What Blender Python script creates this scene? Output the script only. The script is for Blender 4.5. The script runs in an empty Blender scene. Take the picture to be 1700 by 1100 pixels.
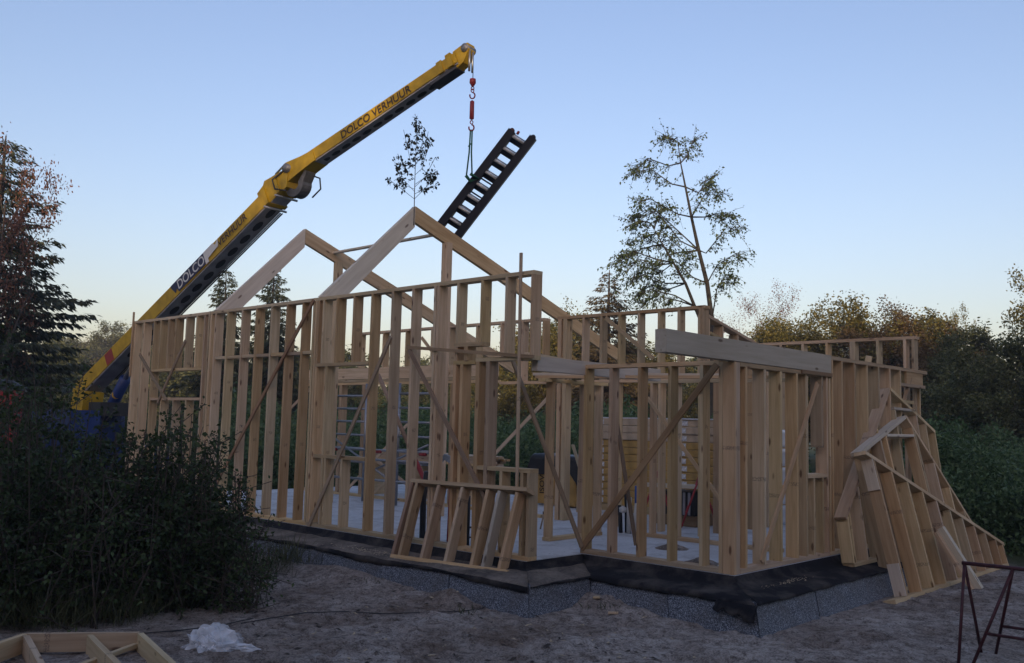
import bpy, math, random
import numpy as np
from mathutils import Vector, Matrix

scene = bpy.context.scene
COL = scene.collection
random.seed(7)

# ---------------------------------------------------------------- camera
CAM = Vector((4.875, -8.637, 1.5))
_y, _p, _r = math.radians(-43.134), math.radians(5.711), math.radians(1.394)
FWD = Vector((math.sin(_y) * math.cos(_p), math.cos(_y) * math.cos(_p), math.sin(_p)))
_r0 = Vector((math.cos(_y), -math.sin(_y), 0)); _u0 = _r0.cross(FWD)
RIGHT = math.cos(_r) * _r0 + math.sin(_r) * _u0
UP = -math.sin(_r) * _r0 + math.cos(_r) * _u0
FOC = 1522.8
cam_data = bpy.data.cameras.new('camera'); cam = bpy.data.objects.new('camera', cam_data); COL.objects.link(cam)
_m = Matrix((RIGHT, UP, -FWD)).transposed().to_4x4(); _m.translation = CAM
cam.matrix_world = _m
cam_data.sensor_width = 36; cam_data.lens = 36 * FOC / 1700
cam_data.clip_start = 0.05; cam_data.clip_end = 2000
scene.camera = cam

# ---------------------------------------------------------------- sky, sun, exposure
SUN_EL, SUN_ROT = math.radians(13.0), math.radians(140)
world = bpy.data.worlds.new('World'); scene.world = world; world.use_nodes = True
wn, wl = world.node_tree.nodes, world.node_tree.links
sky = wn.new('ShaderNodeTexSky'); sky.sky_type = 'NISHITA'; sky.sun_disc = False
sky.sun_elevation = SUN_EL; sky.sun_rotation = SUN_ROT
sky.air_density = 1.3; sky.dust_density = 2.5; sky.ozone_density = 2.0
wb = wn.new('ShaderNodeMix'); wb.data_type = 'RGBA'; wb.blend_type = 'MULTIPLY'; wb.clamp_result = False
wb.inputs[0].default_value = 1.0; wb.inputs[7].default_value = (1.10, 0.99, 1.145, 1)
wl.new(sky.outputs[0], wb.inputs[6]); wl.new(wb.outputs[2], wn['Background'].inputs[0])
wn['Background'].inputs[1].default_value = 0.12
sun_d = bpy.data.lights.new('sun', 'SUN'); sun_d.energy = 2.0; sun_d.angle = math.radians(0.6); sun_d.color = (1.0, 0.72, 0.44)
sun = bpy.data.objects.new('sun', sun_d); COL.objects.link(sun)
SUN_DIR = Vector((math.sin(SUN_ROT) * math.cos(SUN_EL), math.cos(SUN_ROT) * math.cos(SUN_EL), math.sin(SUN_EL)))
sun.rotation_euler = SUN_DIR.to_track_quat('Z', 'Y').to_euler(); sun.location = (0, 0, 30)
vs = scene.view_settings
vs.view_transform = 'Standard'; vs.look = 'None'; vs.exposure = 0.82; vs.gamma = 1.0
scene.cycles.max_bounces = 6; scene.cycles.transparent_max_bounces = 8

G = -0.42                      # ground level; the slab top is z = 0
YA = -1.004                    # outer face of the long front wall
XR = -1.993                    # right end of the long front wall

# ---------------------------------------------------------------- site survey helpers
def ray(px): return FWD * FOC + RIGHT * (px[0] - 850) - UP * (px[1] - 550)
def on(px, ax, v):             # where the sight line meets a real plane x/y/z = v
    i = 'xyz'.index(ax); d = ray(px); return CAM + d * ((v - CAM[i]) / d[i])
def far(px, D): return CAM + ray(px) * (D / FOC)

# ---------------------------------------------------------------- materials
def new_mat(name):
    m = bpy.data.materials.new(name); m.use_nodes = True
    return m, m.node_tree.nodes, m.node_tree.links, m.node_tree.nodes['Principled BSDF']
def simple(name, col, rough=0.6, metal=0.0, var=0.0, scale=8.0, bump=0.0, spec=0.4):
    m, n, l, b = new_mat(name)
    b.inputs['Roughness'].default_value = rough; b.inputs['Metallic'].default_value = metal
    b.inputs['Specular IOR Level'].default_value = spec
    if var > 0:
        tc = n.new('ShaderNodeTexCoord'); nz = n.new('ShaderNodeTexNoise'); nz.inputs['Scale'].default_value = scale
        nz.inputs['Detail'].default_value = 6
        l.new(tc.outputs['Object'], nz.inputs['Vector'])
        cr = n.new('ShaderNodeValToRGB')
        cr.color_ramp.elements[0].position = 0.3; cr.color_ramp.elements[1].position = 0.7
        cr.color_ramp.elements[0].color = (*[c * (1 - var) for c in col], 1)
        cr.color_ramp.elements[1].color = (*[min(1, c * (1 + var)) for c in col], 1)
        l.new(nz.outputs[0], cr.inputs[0]); l.new(cr.outputs[0], b.inputs['Base Color'])
        if bump > 0:
            bp = n.new('ShaderNodeBump'); bp.inputs['Strength'].default_value = bump; bp.inputs['Distance'].default_value = 0.02
            l.new(nz.outputs[0], bp.inputs['Height']); l.new(bp.outputs[0], b.inputs['Normal'])
    else:
        b.inputs['Base Color'].default_value = (*col, 1)
    return m
def math_node(n, l, op, a, b=None, c=None):
    k = n.new('ShaderNodeMath'); k.operation = op
    for i, v in enumerate((a, b, c)):
        if v is None: continue
        if isinstance(v, (int, float)): k.inputs[i].default_value = v
        else: l.new(v, k.inputs[i])
    return k.outputs[0]
def wood(name, dark, light, stamp=False, rough=0.75, knots=True):
    m, n, l, b = new_mat(name)
    b.inputs['Roughness'].default_value = rough; b.inputs['Specular IOR Level'].default_value = 0.25
    tc = n.new('ShaderNodeTexCoord'); oi = n.new('ShaderNodeObjectInfo')
    off = n.new('ShaderNodeVectorMath'); off.operation = 'MULTIPLY_ADD'
    comb = n.new('ShaderNodeCombineXYZ')
    for i in range(3): l.new(oi.outputs['Random'], comb.inputs[i])
    l.new(comb.outputs[0], off.inputs[0]); off.inputs[1].default_value = (37, 11, 23); l.new(tc.outputs['Object'], off.inputs[2])
    mp = n.new('ShaderNodeMapping'); mp.inputs['Scale'].default_value = (1.6, 26, 26); l.new(off.outputs[0], mp.inputs[0])
    g = n.new('ShaderNodeTexNoise'); g.inputs['Scale'].default_value = 1.0; g.inputs['Detail'].default_value = 5; g.inputs['Distortion'].default_value = 0.6
    l.new(mp.outputs[0], g.inputs['Vector'])
    mp2 = n.new('ShaderNodeMapping'); mp2.inputs['Scale'].default_value = (0.9, 3.0, 3.0); l.new(off.outputs[0], mp2.inputs[0])
    g2 = n.new('ShaderNodeTexNoise'); g2.inputs['Scale'].default_value = 1.0; g2.inputs['Detail'].default_value = 3; l.new(mp2.outputs[0], g2.inputs['Vector'])
    s = math_node(n, l, 'ADD', math_node(n, l, 'MULTIPLY', g.outputs[0], 0.6), math_node(n, l, 'MULTIPLY', g2.outputs[0], 0.45))
    cr = n.new('ShaderNodeValToRGB'); cr.color_ramp.elements[0].position = 0.36; cr.color_ramp.elements[1].position = 0.66
    cr.color_ramp.elements[0].color = (*dark, 1); cr.color_ramp.elements[1].color = (*light, 1); l.new(s, cr.inputs[0])
    out = cr.outputs[0]
    if knots:
        mp3 = n.new('ShaderNodeMapping'); mp3.inputs['Scale'].default_value = (2.6, 7.5, 7.5); l.new(off.outputs[0], mp3.inputs[0])
        v = n.new('ShaderNodeTexVoronoi'); v.inputs['Scale'].default_value = 1.0; l.new(mp3.outputs[0], v.inputs['Vector'])
        k = n.new('ShaderNodeMapRange'); k.inputs[1].default_value = 0.08; k.inputs[2].default_value = 0.16; k.inputs[3].default_value = 0.85; k.inputs[4].default_value = 0.0
        l.new(v.outputs['Distance'], k.inputs[0])
        mx = n.new('ShaderNodeMix'); mx.data_type = 'RGBA'; l.new(k.outputs[0], mx.inputs[0]); l.new(out, mx.inputs[6])
        mx.inputs[7].default_value = (dark[0] * .28, dark[1] * .2, dark[2] * .16, 1); out = mx.outputs[2]
    if stamp:                                     # grading stamp printed once per stud, place differs from piece to piece
        sx = n.new('ShaderNodeSeparateXYZ'); l.new(tc.outputs['Object'], sx.inputs[0])
        x0 = math_node(n, l, 'SUBTRACT', math_node(n, l, 'FRACT', math_node(n, l, 'MULTIPLY', oi.outputs['Random'], 7.3)), 0.55)
        dx = math_node(n, l, 'ABSOLUTE', math_node(n, l, 'SUBTRACT', sx.outputs[0], x0))
        inx = math_node(n, l, 'LESS_THAN', dx, 0.022)
        iny = math_node(n, l, 'LESS_THAN', math_node(n, l, 'ABSOLUTE', sx.outputs[1]), 0.030)
        nz = n.new('ShaderNodeTexNoise'); nz.inputs['Scale'].default_value = 95; nz.inputs['Detail'].default_value = 1; l.new(off.outputs[0], nz.inputs['Vector'])
        ink = math_node(n, l, 'GREATER_THAN', nz.outputs[0], 0.49)
        k = math_node(n, l, 'MULTIPLY', math_node(n, l, 'MULTIPLY', inx, iny), math_node(n, l, 'MULTIPLY', ink, 0.5))
        mx = n.new('ShaderNodeMix'); mx.data_type = 'RGBA'; l.new(k, mx.inputs[0]); l.new(out, mx.inputs[6]); mx.inputs[7].default_value = (.06, .05, .05, 1); out = mx.outputs[2]
    hs = n.new('ShaderNodeHueSaturation')
    l.new(math_node(n, l, 'MULTIPLY_ADD', oi.outputs['Random'], 0.46, 0.74), hs.inputs['Value'])
    l.new(math_node(n, l, 'MULTIPLY_ADD', math_node(n, l, 'FRACT', math_node(n, l, 'MULTIPLY', oi.outputs['Random'], 13.7)), 0.3, 0.82), hs.inputs['Saturation'])
    l.new(math_node(n, l, 'MULTIPLY_ADD', math_node(n, l, 'FRACT', math_node(n, l, 'MULTIPLY', oi.outputs['Random'], 29.3)), 0.022, 0.489), hs.inputs['Hue'])
    l.new(out, hs.inputs['Color']); l.new(hs.outputs[0], b.inputs['Base Color'])
    bp = n.new('ShaderNodeBump'); bp.inputs['Strength'].default_value = 0.15; bp.inputs['Distance'].default_value = 0.004
    l.new(s, bp.inputs['Height']); l.new(bp.outputs[0], b.inputs['Normal'])
    return m
W_STUD = wood('spruce_stud', (.415, .282, .150), (.605, .450, .272), stamp=True)
W_PALE = wood('pale_planed_timber', (.50, .425, .325), (.62, .545, .435))
W_LATH = wood('brown_lath', (.22, .14, .082), (.34, .23, .14), knots=False)
W_LIGHTLATH = wood('light_lath', (.42, .30, .18), (.55, .41, .26), knots=False)
def leaf_mat(name, a, b_, trans=0.25, rough=0.55):
    m, n, l, b = new_mat(name)
    at = n.new('ShaderNodeAttribute'); at.attribute_name = 'tint'
    cr = n.new('ShaderNodeValToRGB'); cr.color_ramp.elements[0].color = (*a, 1); cr.color_ramp.elements[1].color = (*b_, 1)
    l.new(at.outputs['Fac'], cr.inputs[0]); l.new(cr.outputs[0], b.inputs['Base Color'])
    b.inputs['Roughness'].default_value = rough; b.inputs['Specular IOR Level'].default_value = 0.3
    if trans > 0:
        tr = n.new('ShaderNodeBsdfTranslucent'); l.new(cr.outputs[0], tr.inputs[0])
        mx = n.new('ShaderNodeMixShader'); mx.inputs[0].default_value = trans
        l.new(b.outputs[0], mx.inputs[1]); l.new(tr.outputs[0], mx.inputs[2])
        l.new(mx.outputs[0], n['Material Output'].inputs['Surface'])
    return m

# ---------------------------------------------------------------- object helpers
def mesh_of(name, verts, faces, mat, smooth=False):
    me = bpy.data.meshes.new(name); me.from_pydata([tuple(v) for v in verts], [], faces)
    if mat: me.materials.append(mat)
    if smooth: me.polygons.foreach_set('use_smooth', [True] * len(me.polygons))
    me.update(); return me
def world_of(o): return o.matrix_basis if o.parent is None else world_of(o.parent) @ o.matrix_basis
def link(name, me, parent=None, M=None):
    o = bpy.data.objects.new(name, me); COL.objects.link(o)
    M = M if M is not None else Matrix.Identity(4)
    if parent is not None:
        o.parent = parent; M = world_of(parent).inverted() @ M
    o.matrix_basis = M
    return o
def tag(o, label, cat, group=None):
    o['label'] = label; o['category'] = cat
    if group: o['group'] = group
    return o
def thing(name, loc, label, cat, group=None):
    o = bpy.data.objects.new(name, None); COL.objects.link(o); o.empty_display_size = 0.2
    o.matrix_basis = Matrix.Translation(Vector(loc))
    return tag(o, label, cat, group)
def kind(o, k, label=None):
    o['kind'] = k
    if label: o['label'] = label
    return o
_boxes = {}
def box_mesh(L, w, h, mat):
    key = (round(L, 3), round(w, 4), round(h, 4), mat.name)
    if key not in _boxes:
        x, y, z = L / 2, w / 2, h / 2
        v = [(-x, -y, -z), (x, -y, -z), (x, y, -z), (-x, y, -z), (-x, -y, z), (x, -y, z), (x, y, z), (-x, y, z)]
        f = [(0, 3, 2, 1), (4, 5, 6, 7), (0, 1, 5, 4), (1, 2, 6, 5), (2, 3, 7, 6), (3, 0, 4, 7)]
        _boxes[key] = mesh_of('timber', v, f, mat)
    return _boxes[key]
def beam(name, parent, a, b, w, h, mat, up=(0, 0, 1)):
    """a timber from a to b; h across along 'up', w across the other way"""
    a, b = Vector(a), Vector(b); d = (b - a); L = d.length; x = d / L
    z = Vector(up); z = z - x * z.dot(x)
    if z.length < 1e-4: z = Vector((1, 0, 0)) - x * x.x
    z.normalize(); y = z.cross(x)
    M = Matrix((x, y, z)).transposed().to_4x4(); M.translation = (a + b) / 2
    return link(name, box_mesh(L, w, h, mat), parent, M)
def box(name, parent, lo, hi, mat):
    lo, hi = Vector(lo), Vector(hi); d = hi - lo; c = (lo + hi) / 2
    i = max(range(3), key=lambda k: d[k])
    if i == 2: return beam(name, parent, (c.x, c.y, lo.z), (c.x, c.y, hi.z), d.y, d.x, mat, (1, 0, 0))
    if i == 0: return beam(name, parent, (lo.x, c.y, c.z), (hi.x, c.y, c.z), d.y, d.z, mat)
    return beam(name, parent, (c.x, lo.y, c.z), (c.x, hi.y, c.z), d.x, d.z, mat)
def tube_geo(pts, radii, sides=6, cap=True):
    pts = [Vector(p) for p in pts]
    if isinstance(radii, (int, float)): radii = [radii] * len(pts)
    V, F = [], []
    n = len(pts); ref = None
    for i, p in enumerate(pts):
        t = (pts[min(i + 1, n - 1)] - pts[max(i - 1, 0)]).normalized()
        if ref is None:
            ref = Vector((0, 0, 1)) if abs(t.z) < 0.9 else Vector((1, 0, 0))
        u = (ref - t * ref.dot(t)).normalized(); w = t.cross(u); ref = u
        for k in range(sides):
            a = 2 * math.pi * k / sides
            V.append(p + (u * math.cos(a) + w * math.sin(a)) * radii[i])
    for i in range(n - 1):
        for k in range(sides):
            k2 = (k + 1) % sides
            F.append((i * sides + k, i * sides + k2, (i + 1) * sides + k2, (i + 1) * sides + k))
    if cap:
        F.append(tuple(range(sides - 1, -1, -1))); F.append(tuple((n - 1) * sides + k for k in range(sides)))
    return V, F
def merge(geos):
    V, F = [], []
    for v, f in geos:
        o = len(V); V += list(v); F += [tuple(i + o for i in q) for q in f]
    return V, F
def box_geo(lo, hi):
    x0, y0, z0 = lo; x1, y1, z1 = hi
    v = [(x0, y0, z0), (x1, y0, z0), (x1, y1, z0), (x0, y1, z0), (x0, y0, z1), (x1, y0, z1), (x1, y1, z1), (x0, y1, z1)]
    return [Vector(q) for q in v], [(0, 3, 2, 1), (4, 5, 6, 7), (0, 1, 5, 4), (1, 2, 6, 5), (2, 3, 7, 6), (3, 0, 4, 7)]
def geo_part(name, parent, geo, mat, smooth=False):
    """geometry given in world coordinates, its origin moved to its own middle"""
    V, F = geo; c = Vector((0, 0, 0))
    for v in V: c += Vector(v)
    c /= len(V)
    return link(name, mesh_of(name, [Vector(v) - c for v in V], F, mat, smooth), parent, Matrix.Translation(c))
def tube(name, parent, pts, r, mat, sides=8): return geo_part(name, parent, tube_geo(pts, r, sides), mat, True)
def quads_mesh(name, V, mat, tint):
    """V: (n,4,3) array of leaf quads"""
    n = len(V); me = bpy.data.meshes.new(name)
    me.vertices.add(n * 4); me.vertices.foreach_set('co', np.ascontiguousarray(V, dtype=np.float32).ravel())
    me.loops.add(n * 4); me.loops.foreach_set('vertex_index', np.arange(n * 4, dtype=np.int32))
    me.polygons.add(n); me.polygons.foreach_set('loop_start', np.arange(0, n * 4, 4, dtype=np.int32))
    me.update(calc_edges=True)
    a = me.attributes.new('tint', 'FLOAT', 'POINT'); a.data.foreach_set('value', np.repeat(tint, 4).astype(np.float32))
    me.materials.append(mat); me.validate(); return me
def leaf_quads(C, D, L, W, rng, droop=0.0):
    """leaf rhombs at C pointing along D (n,3)"""
    n = len(C); D = D / (np.linalg.norm(D, axis=1, keepdims=True) + 1e-9)
    R = rng.normal(size=(n, 3)); S = np.cross(D, R); S /= (np.linalg.norm(S, axis=1, keepdims=True) + 1e-9)
    N = np.cross(D, S); L = np.asarray(L).reshape(-1, 1) * np.ones((n, 1)); W = np.asarray(W).reshape(-1, 1) * np.ones((n, 1))
    b = C; m = C + D * L * 0.45
    q = np.stack([b, m + S * W / 2 + N * W * .12, C + D * L - np.array([0, 0, 1.]) * L * droop, m - S * W / 2 + N * W * .12], axis=1)
    return q

# ================================================================ ground
from mathutils import noise as mnoise
HEAP = on((1685, 905), 'z', G)
def skirt_dist(x, y):          # distance outside the slab outline
    d1 = max(-12.05 - x, x + 1.97, -1.02 - y, y - 5.78); d2 = max(-1.97 - x, x - .018, -.02 - y, y - 5.78)
    return min(d1, d2)
def ground_z(x, y):
    p = Vector((x, y, 0)); sd_ = min(1.0, max(0.0, (skirt_dist(x, y) - .55) / .8))
    z = G - .005 + sd_ * (0.05 * mnoise.noise(p * 0.35) + 0.03 * mnoise.noise(p * 1.1 + Vector((7, 3, 0))))
    near = max(0.0, 1 - ((x + 1.5) ** 2 + (y + 1.5) ** 2) / 150)
    z += near * (.35 + .65 * sd_) * (0.022 * mnoise.noise(p * 3.3) + 0.020 * mnoise.noise(p * 7.0) + 0.013 * mnoise.noise(p * 15.0))
    z += 0.13 * math.exp(-((x + 1.30) ** 2 / 0.10 + (y + 0.60) ** 2 / 0.08)) * (1 + .4 * mnoise.noise(p * 4))
    z += 0.06 * math.exp(-((x + 0.80) ** 2 / 0.10 + (y + 0.66) ** 2 / 0.04)) * (1 + .5 * mnoise.noise(p * 5))
    z += 0.13 * math.exp(-((x + 2.45) ** 2 / 0.06 + (y + 1.70) ** 2 / 0.03)) * (1 + .5 * mnoise.noise(p * 5))
    z += 0.09 * math.exp(-((x + 4.3) ** 2 / 0.5 + (y + 1.75) ** 2 / 0.05)) * (1 + .7 * mnoise.noise(p * 3))
    if x < -2.2: z += 0.07 * math.exp(-((y + 1.7) / 0.42) ** 2) * min(1, (-2.2 - x) / 1.2) * (0.75 + 0.5 * mnoise.noise(p * 0.9))
    h = math.exp(-((x - HEAP.x) ** 2 / 3.0 + (y - HEAP.y) ** 2 / 1.6)); z += 0.42 * h * (1 + 0.5 * mnoise.noise(p * 2.2))
    return z
def axis(lo, hi, step, out):
    a = list(np.arange(lo, hi + 1e-6, step)); d = step; r = [a[-1]]; q = [a[0]]
    while r[-1] < out: d *= 1.22; r.append(r[-1] + d)
    d = step
    while q[-1] > -out: d *= 1.22; q.append(q[-1] - d)
    return np.array(q[:0:-1] + a + r[1:])
gx, gy = axis(-9, 4.5, 0.06, 900), axis(-7.2, 6.2, 0.06, 900)
gv = np.array([(x, y, ground_z(x, y)) for y in gy for x in gx])
drg = np.random.default_rng(17)              # footprints and scuffs trodden into the sand
for k in range(420):
    q = on((drg.uniform(300, 1700), drg.uniform(930, 1130)), 'z', G); an_ = drg.uniform(0, 6.28); ex, ey = drg.uniform(.07, .15), drg.uniform(.035, .07)
    ddx, ddy = gv[:, 0] - q.x, gv[:, 1] - q.y; sel = np.where((abs(ddx) < .4) & (abs(ddy) < .4))[0]
    u = (ddx[sel] * math.cos(an_) + ddy[sel] * math.sin(an_)) / ex; v = (-ddx[sel] * math.sin(an_) + ddy[sel] * math.cos(an_)) / ey
    r_ = np.sqrt(u * u + v * v); gv[sel, 2] += drg.uniform(.016, .042) * (-np.exp(-r_ ** 4 * .6) + .45 * np.exp(-((r_ - 1.5) / .4) ** 2))
nx = len(gx)
gf = [(j * nx + i, j * nx + i + 1, (j + 1) * nx + i + 1, (j + 1) * nx + i) for j in range(len(gy) - 1) for i in range(nx - 1)]
m, n, l, b = new_mat('damp_sand')
tc = n.new('ShaderNodeTexCoord'); b.inputs['Roughness'].default_value = 0.95; b.inputs['Specular IOR Level'].default_value = 0.15
def nz(scale, detail=5, rough=0.6):
    k = n.new('ShaderNodeTexNoise'); k.inputs['Scale'].default_value = scale; k.inputs['Detail'].default_value = detail
    k.inputs['Roughness'].default_value = rough; l.new(tc.outputs['Object'], k.inputs['Vector']); return k.outputs[0]
big, mid, fine, soil = nz(0.8), nz(11, 5, .65), nz(55, 4, 0.7), nz(1.1, 7, .7)
s = math_node(n, l, 'ADD', math_node(n, l, 'MULTIPLY', mid, 0.5), math_node(n, l, 'MULTIPLY', fine, 0.5))
cr = n.new('ShaderNodeValToRGB'); e = cr.color_ramp.elements
e[0].position = 0.40; e[0].color = (.16, .13, .108, 1); e[1].position = 0.56; e[1].color = (.50, .44, .385, 1); l.new(s, cr.inputs[0])
cr2 = n.new('ShaderNodeValToRGB'); e = cr2.color_ramp.elements
e[0].position = 0.40; e[0].color = (1, 1, 1, 1); e[1].position = 0.66; e[1].color = (.46, .39, .34, 1); l.new(soil, cr2.inputs[0])
mx = n.new('ShaderNodeMix'); mx.data_type = 'RGBA'; mx.blend_type = 'MULTIPLY'; mx.inputs[0].default_value = 1; l.new(cr.outputs[0], mx.inputs[6]); l.new(cr2.outputs[0], mx.inputs[7])
# grass floor away from the building plot
sep = n.new('ShaderNodeSeparateXYZ'); l.new(tc.outputs['Object'], sep.inputs[0])
dx = math_node(n, l, 'MULTIPLY', math_node(n, l, 'ADD', sep.outputs[0], 3.0), 0.085); dy = math_node(n, l, 'MULTIPLY', math_node(n, l, 'ADD', sep.outputs[1], 1.0), 0.11)
r2 = math_node(n, l, 'ADD', math_node(n, l, 'MULTIPLY', dx, dx), math_node(n, l, 'MULTIPLY', dy, dy))
gm = n.new('ShaderNodeMapRange'); gm.inputs[1].default_value = 0.85; gm.inputs[2].default_value = 1.15
l.new(math_node(n, l, 'ADD', r2, math_node(n, l, 'MULTIPLY', big, 0.35)), gm.inputs[0])
mx2 = n.new('ShaderNodeMix'); mx2.data_type = 'RGBA'; l.new(gm.outputs[0], mx2.inputs[0]); l.new(mx.outputs[2], mx2.inputs[6]); mx2.inputs[7].default_value = (.045, .06, .022, 1)
l.new(mx2.outputs[2], b.inputs['Base Color'])
bp = n.new('ShaderNodeBump'); bp.inputs['Strength'].default_value = 1.0; bp.inputs['Distance'].default_value = 0.05
l.new(s, bp.inputs['Height']); l.new(bp.outputs[0], b.inputs['Normal'])
SAND = m
ground = link('ground', mesh_of('ground', gv, gf, SAND, True)); kind(ground, 'structure', 'trampled damp sand building plot with grass beyond')

# ================================================================ slab, its skirt of insulation boards and the black membrane
m, n, l, b = new_mat('concrete'); tc = n.new('ShaderNodeTexCoord'); b.inputs['Roughness'].default_value = 0.8
a1, a2 = nz(1.1, 6), nz(14, 5)
cr = n.new('ShaderNodeValToRGB'); e = cr.color_ramp.elements; e[0].position = .33; e[0].color = (.44, .45, .46, 1); e[1].position = .68; e[1].color = (.64, .655, .665, 1)
l.new(math_node(n, l, 'ADD', math_node(n, l, 'MULTIPLY', a1, .65), math_node(n, l, 'MULTIPLY', a2, .35)), cr.inputs[0]); st_ = nz(2.3, 8, .72); sm = n.new('ShaderNodeMapRange'); sm.inputs[1].default_value = .50; sm.inputs[2].default_value = .64; sm.inputs[4].default_value = .55; l.new(st_, sm.inputs[0])
sp_ = nz(22, 3, .6); sq = n.new('ShaderNodeMapRange'); sq.inputs[1].default_value = .64; sq.inputs[2].default_value = .70; sq.inputs[4].default_value = .8; l.new(sp_, sq.inputs[0])
mxa = n.new('ShaderNodeMix'); mxa.data_type = 'RGBA'; l.new(sm.outputs[0], mxa.inputs[0]); l.new(cr.outputs[0], mxa.inputs[6]); mxa.inputs[7].default_value = (.24, .225, .21, 1)
mxb = n.new('ShaderNodeMix'); mxb.data_type = 'RGBA'; l.new(sq.outputs[0], mxb.inputs[0]); l.new(mxa.outputs[2], mxb.inputs[6]); mxb.inputs[7].default_value = (.17, .15, .13, 1)
l.new(mxb.outputs[2], b.inputs['Base Color'])
CONC = m
m, n, l, b = new_mat('speckled_insulation'); tc = n.new('ShaderNodeTexCoord'); b.inputs['Roughness'].default_value = 0.7
v = n.new('ShaderNodeTexVoronoi'); v.inputs['Scale'].default_value = 170; l.new(tc.outputs['Object'], v.inputs['Vector'])
wn_ = n.new('ShaderNodeTexWhiteNoise'); l.new(v.outputs['Position'], wn_.inputs['Vector'])
cr = n.new('ShaderNodeValToRGB'); cr.color_ramp.interpolation = 'CONSTANT'; e = cr.color_ramp.elements
e[0].position = 0; e[0].color = (.040, .047, .060, 1); e[1].position = .80; e[1].color = (.33, .36, .40, 1)
k = e.new(.42); k.color = (.070, .080, .102, 1); k = e.new(.64); k.color = (.15, .165, .20, 1); l.new(wn_.outputs['Value'], cr.inputs[0])
dirt = nz(3.0, 5); dm = n.new('ShaderNodeMapRange'); dm.inputs[1].default_value = .46; dm.inputs[2].default_value = .75; dm.inputs[4].default_value = .6; l.new(dirt, dm.inputs[0])
mx = n.new('ShaderNodeMix'); mx.data_type = 'RGBA'; l.new(dm.outputs[0], mx.inputs[0]); l.new(cr.outputs[0], mx.inputs[6]); mx.inputs[7].default_value = (.085, .075, .068, 1); l.new(mx.outputs[2], b.inputs['Base Color'])
EPS = m
m, n, l, b = new_mat('black_membrane'); tc = n.new('ShaderNodeTexCoord'); b.inputs['Roughness'].default_value = 0.9; b.inputs['Specular IOR Level'].default_value = .12
d1 = nz(2.2, 7, .65); dm = n.new('ShaderNodeMapRange'); dm.inputs[1].default_value = .46; dm.inputs[2].default_value = .70; dm.inputs[4].default_value = .75; l.new(d1, dm.inputs[0])
mx = n.new('ShaderNodeMix'); mx.data_type = 'RGBA'; l.new(dm.outputs[0], mx.inputs[0]); mx.inputs[6].default_value = (.014, .014, .017, 1); mx.inputs[7].default_value = (.115, .100, .086, 1); l.new(mx.outputs[2], b.inputs['Base Color'])
MEMB = m
m, n, l, b = new_mat('dusty_membrane'); tc = n.new('ShaderNodeTexCoord'); b.inputs['Roughness'].default_value = 0.95; b.inputs['Specular IOR Level'].default_value = .1
d1, d2 = nz(2.6, 7, .65), nz(26, 4, .7); dm = n.new('ShaderNodeMapRange'); dm.inputs[1].default_value = .34; dm.inputs[2].default_value = .60
l.new(math_node(n, l, 'ADD', math_node(n, l, 'MULTIPLY', d1, .7), math_node(n, l, 'MULTIPLY', d2, .3)), dm.inputs[0])
mx = n.new('ShaderNodeMix'); mx.data_type = 'RGBA'; l.new(dm.outputs[0], mx.inputs[0]); mx.inputs[6].default_value = (.03, .028, .028, 1); mx.inputs[7].default_value = (.22, .185, .15, 1); l.new(mx.outputs[2], b.inputs['Base Color'])
DUST = m
FP = [(-12.05, -1.02), (-1.97, -1.02), (-1.97, -0.02), (0.018, -0.02), (0.018, 5.78), (-12.05, 5.78)]
V = [(x, y, z) for z in (-.55, -.002) for x, y in FP]
F = [(5, 4, 3, 2, 1, 0), (6, 7, 8, 9, 10, 11)] + [(i, (i + 1) % 6, 6 + (i + 1) % 6, 6 + i) for i in range(6)]
slab = link('slab', mesh_of('slab', V, F, CONC)); kind(slab, 'structure', 'grey poured concrete floor slab under the timber frame')
path = [Vector((x, y, 0)) for x, y in FP[:5]]
segs = []
for i in range(4):
    d = (path[i + 1] - path[i]).normalized(); segs.append((path[i], path[i + 1], d, Vector((d.y, -d.x, 0))))
def skirt_pt(i, t, o):         # t 0..1 along segment i, offset o outwards, mitred at the corners
    a, b_, d, nn = segs[i]
    def mitre(j, k, p):
        n1, n2 = segs[j][3], segs[k][3]; return p + (n1 + n2) * o
    s0 = mitre(i - 1, i, a) if i > 0 else a + nn * o
    s1 = mitre(i, i + 1, b_) if i < 3 else b_ + nn * o
    return s0.lerp(s1, t)
prof = [(-.02, -.001), (.012, -.006), (.03, -.055), (.10, -.088), (.24, -.102), (.38, -.118), (.455, -.128), (.495, -.139), (.512, -.160)]
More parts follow.
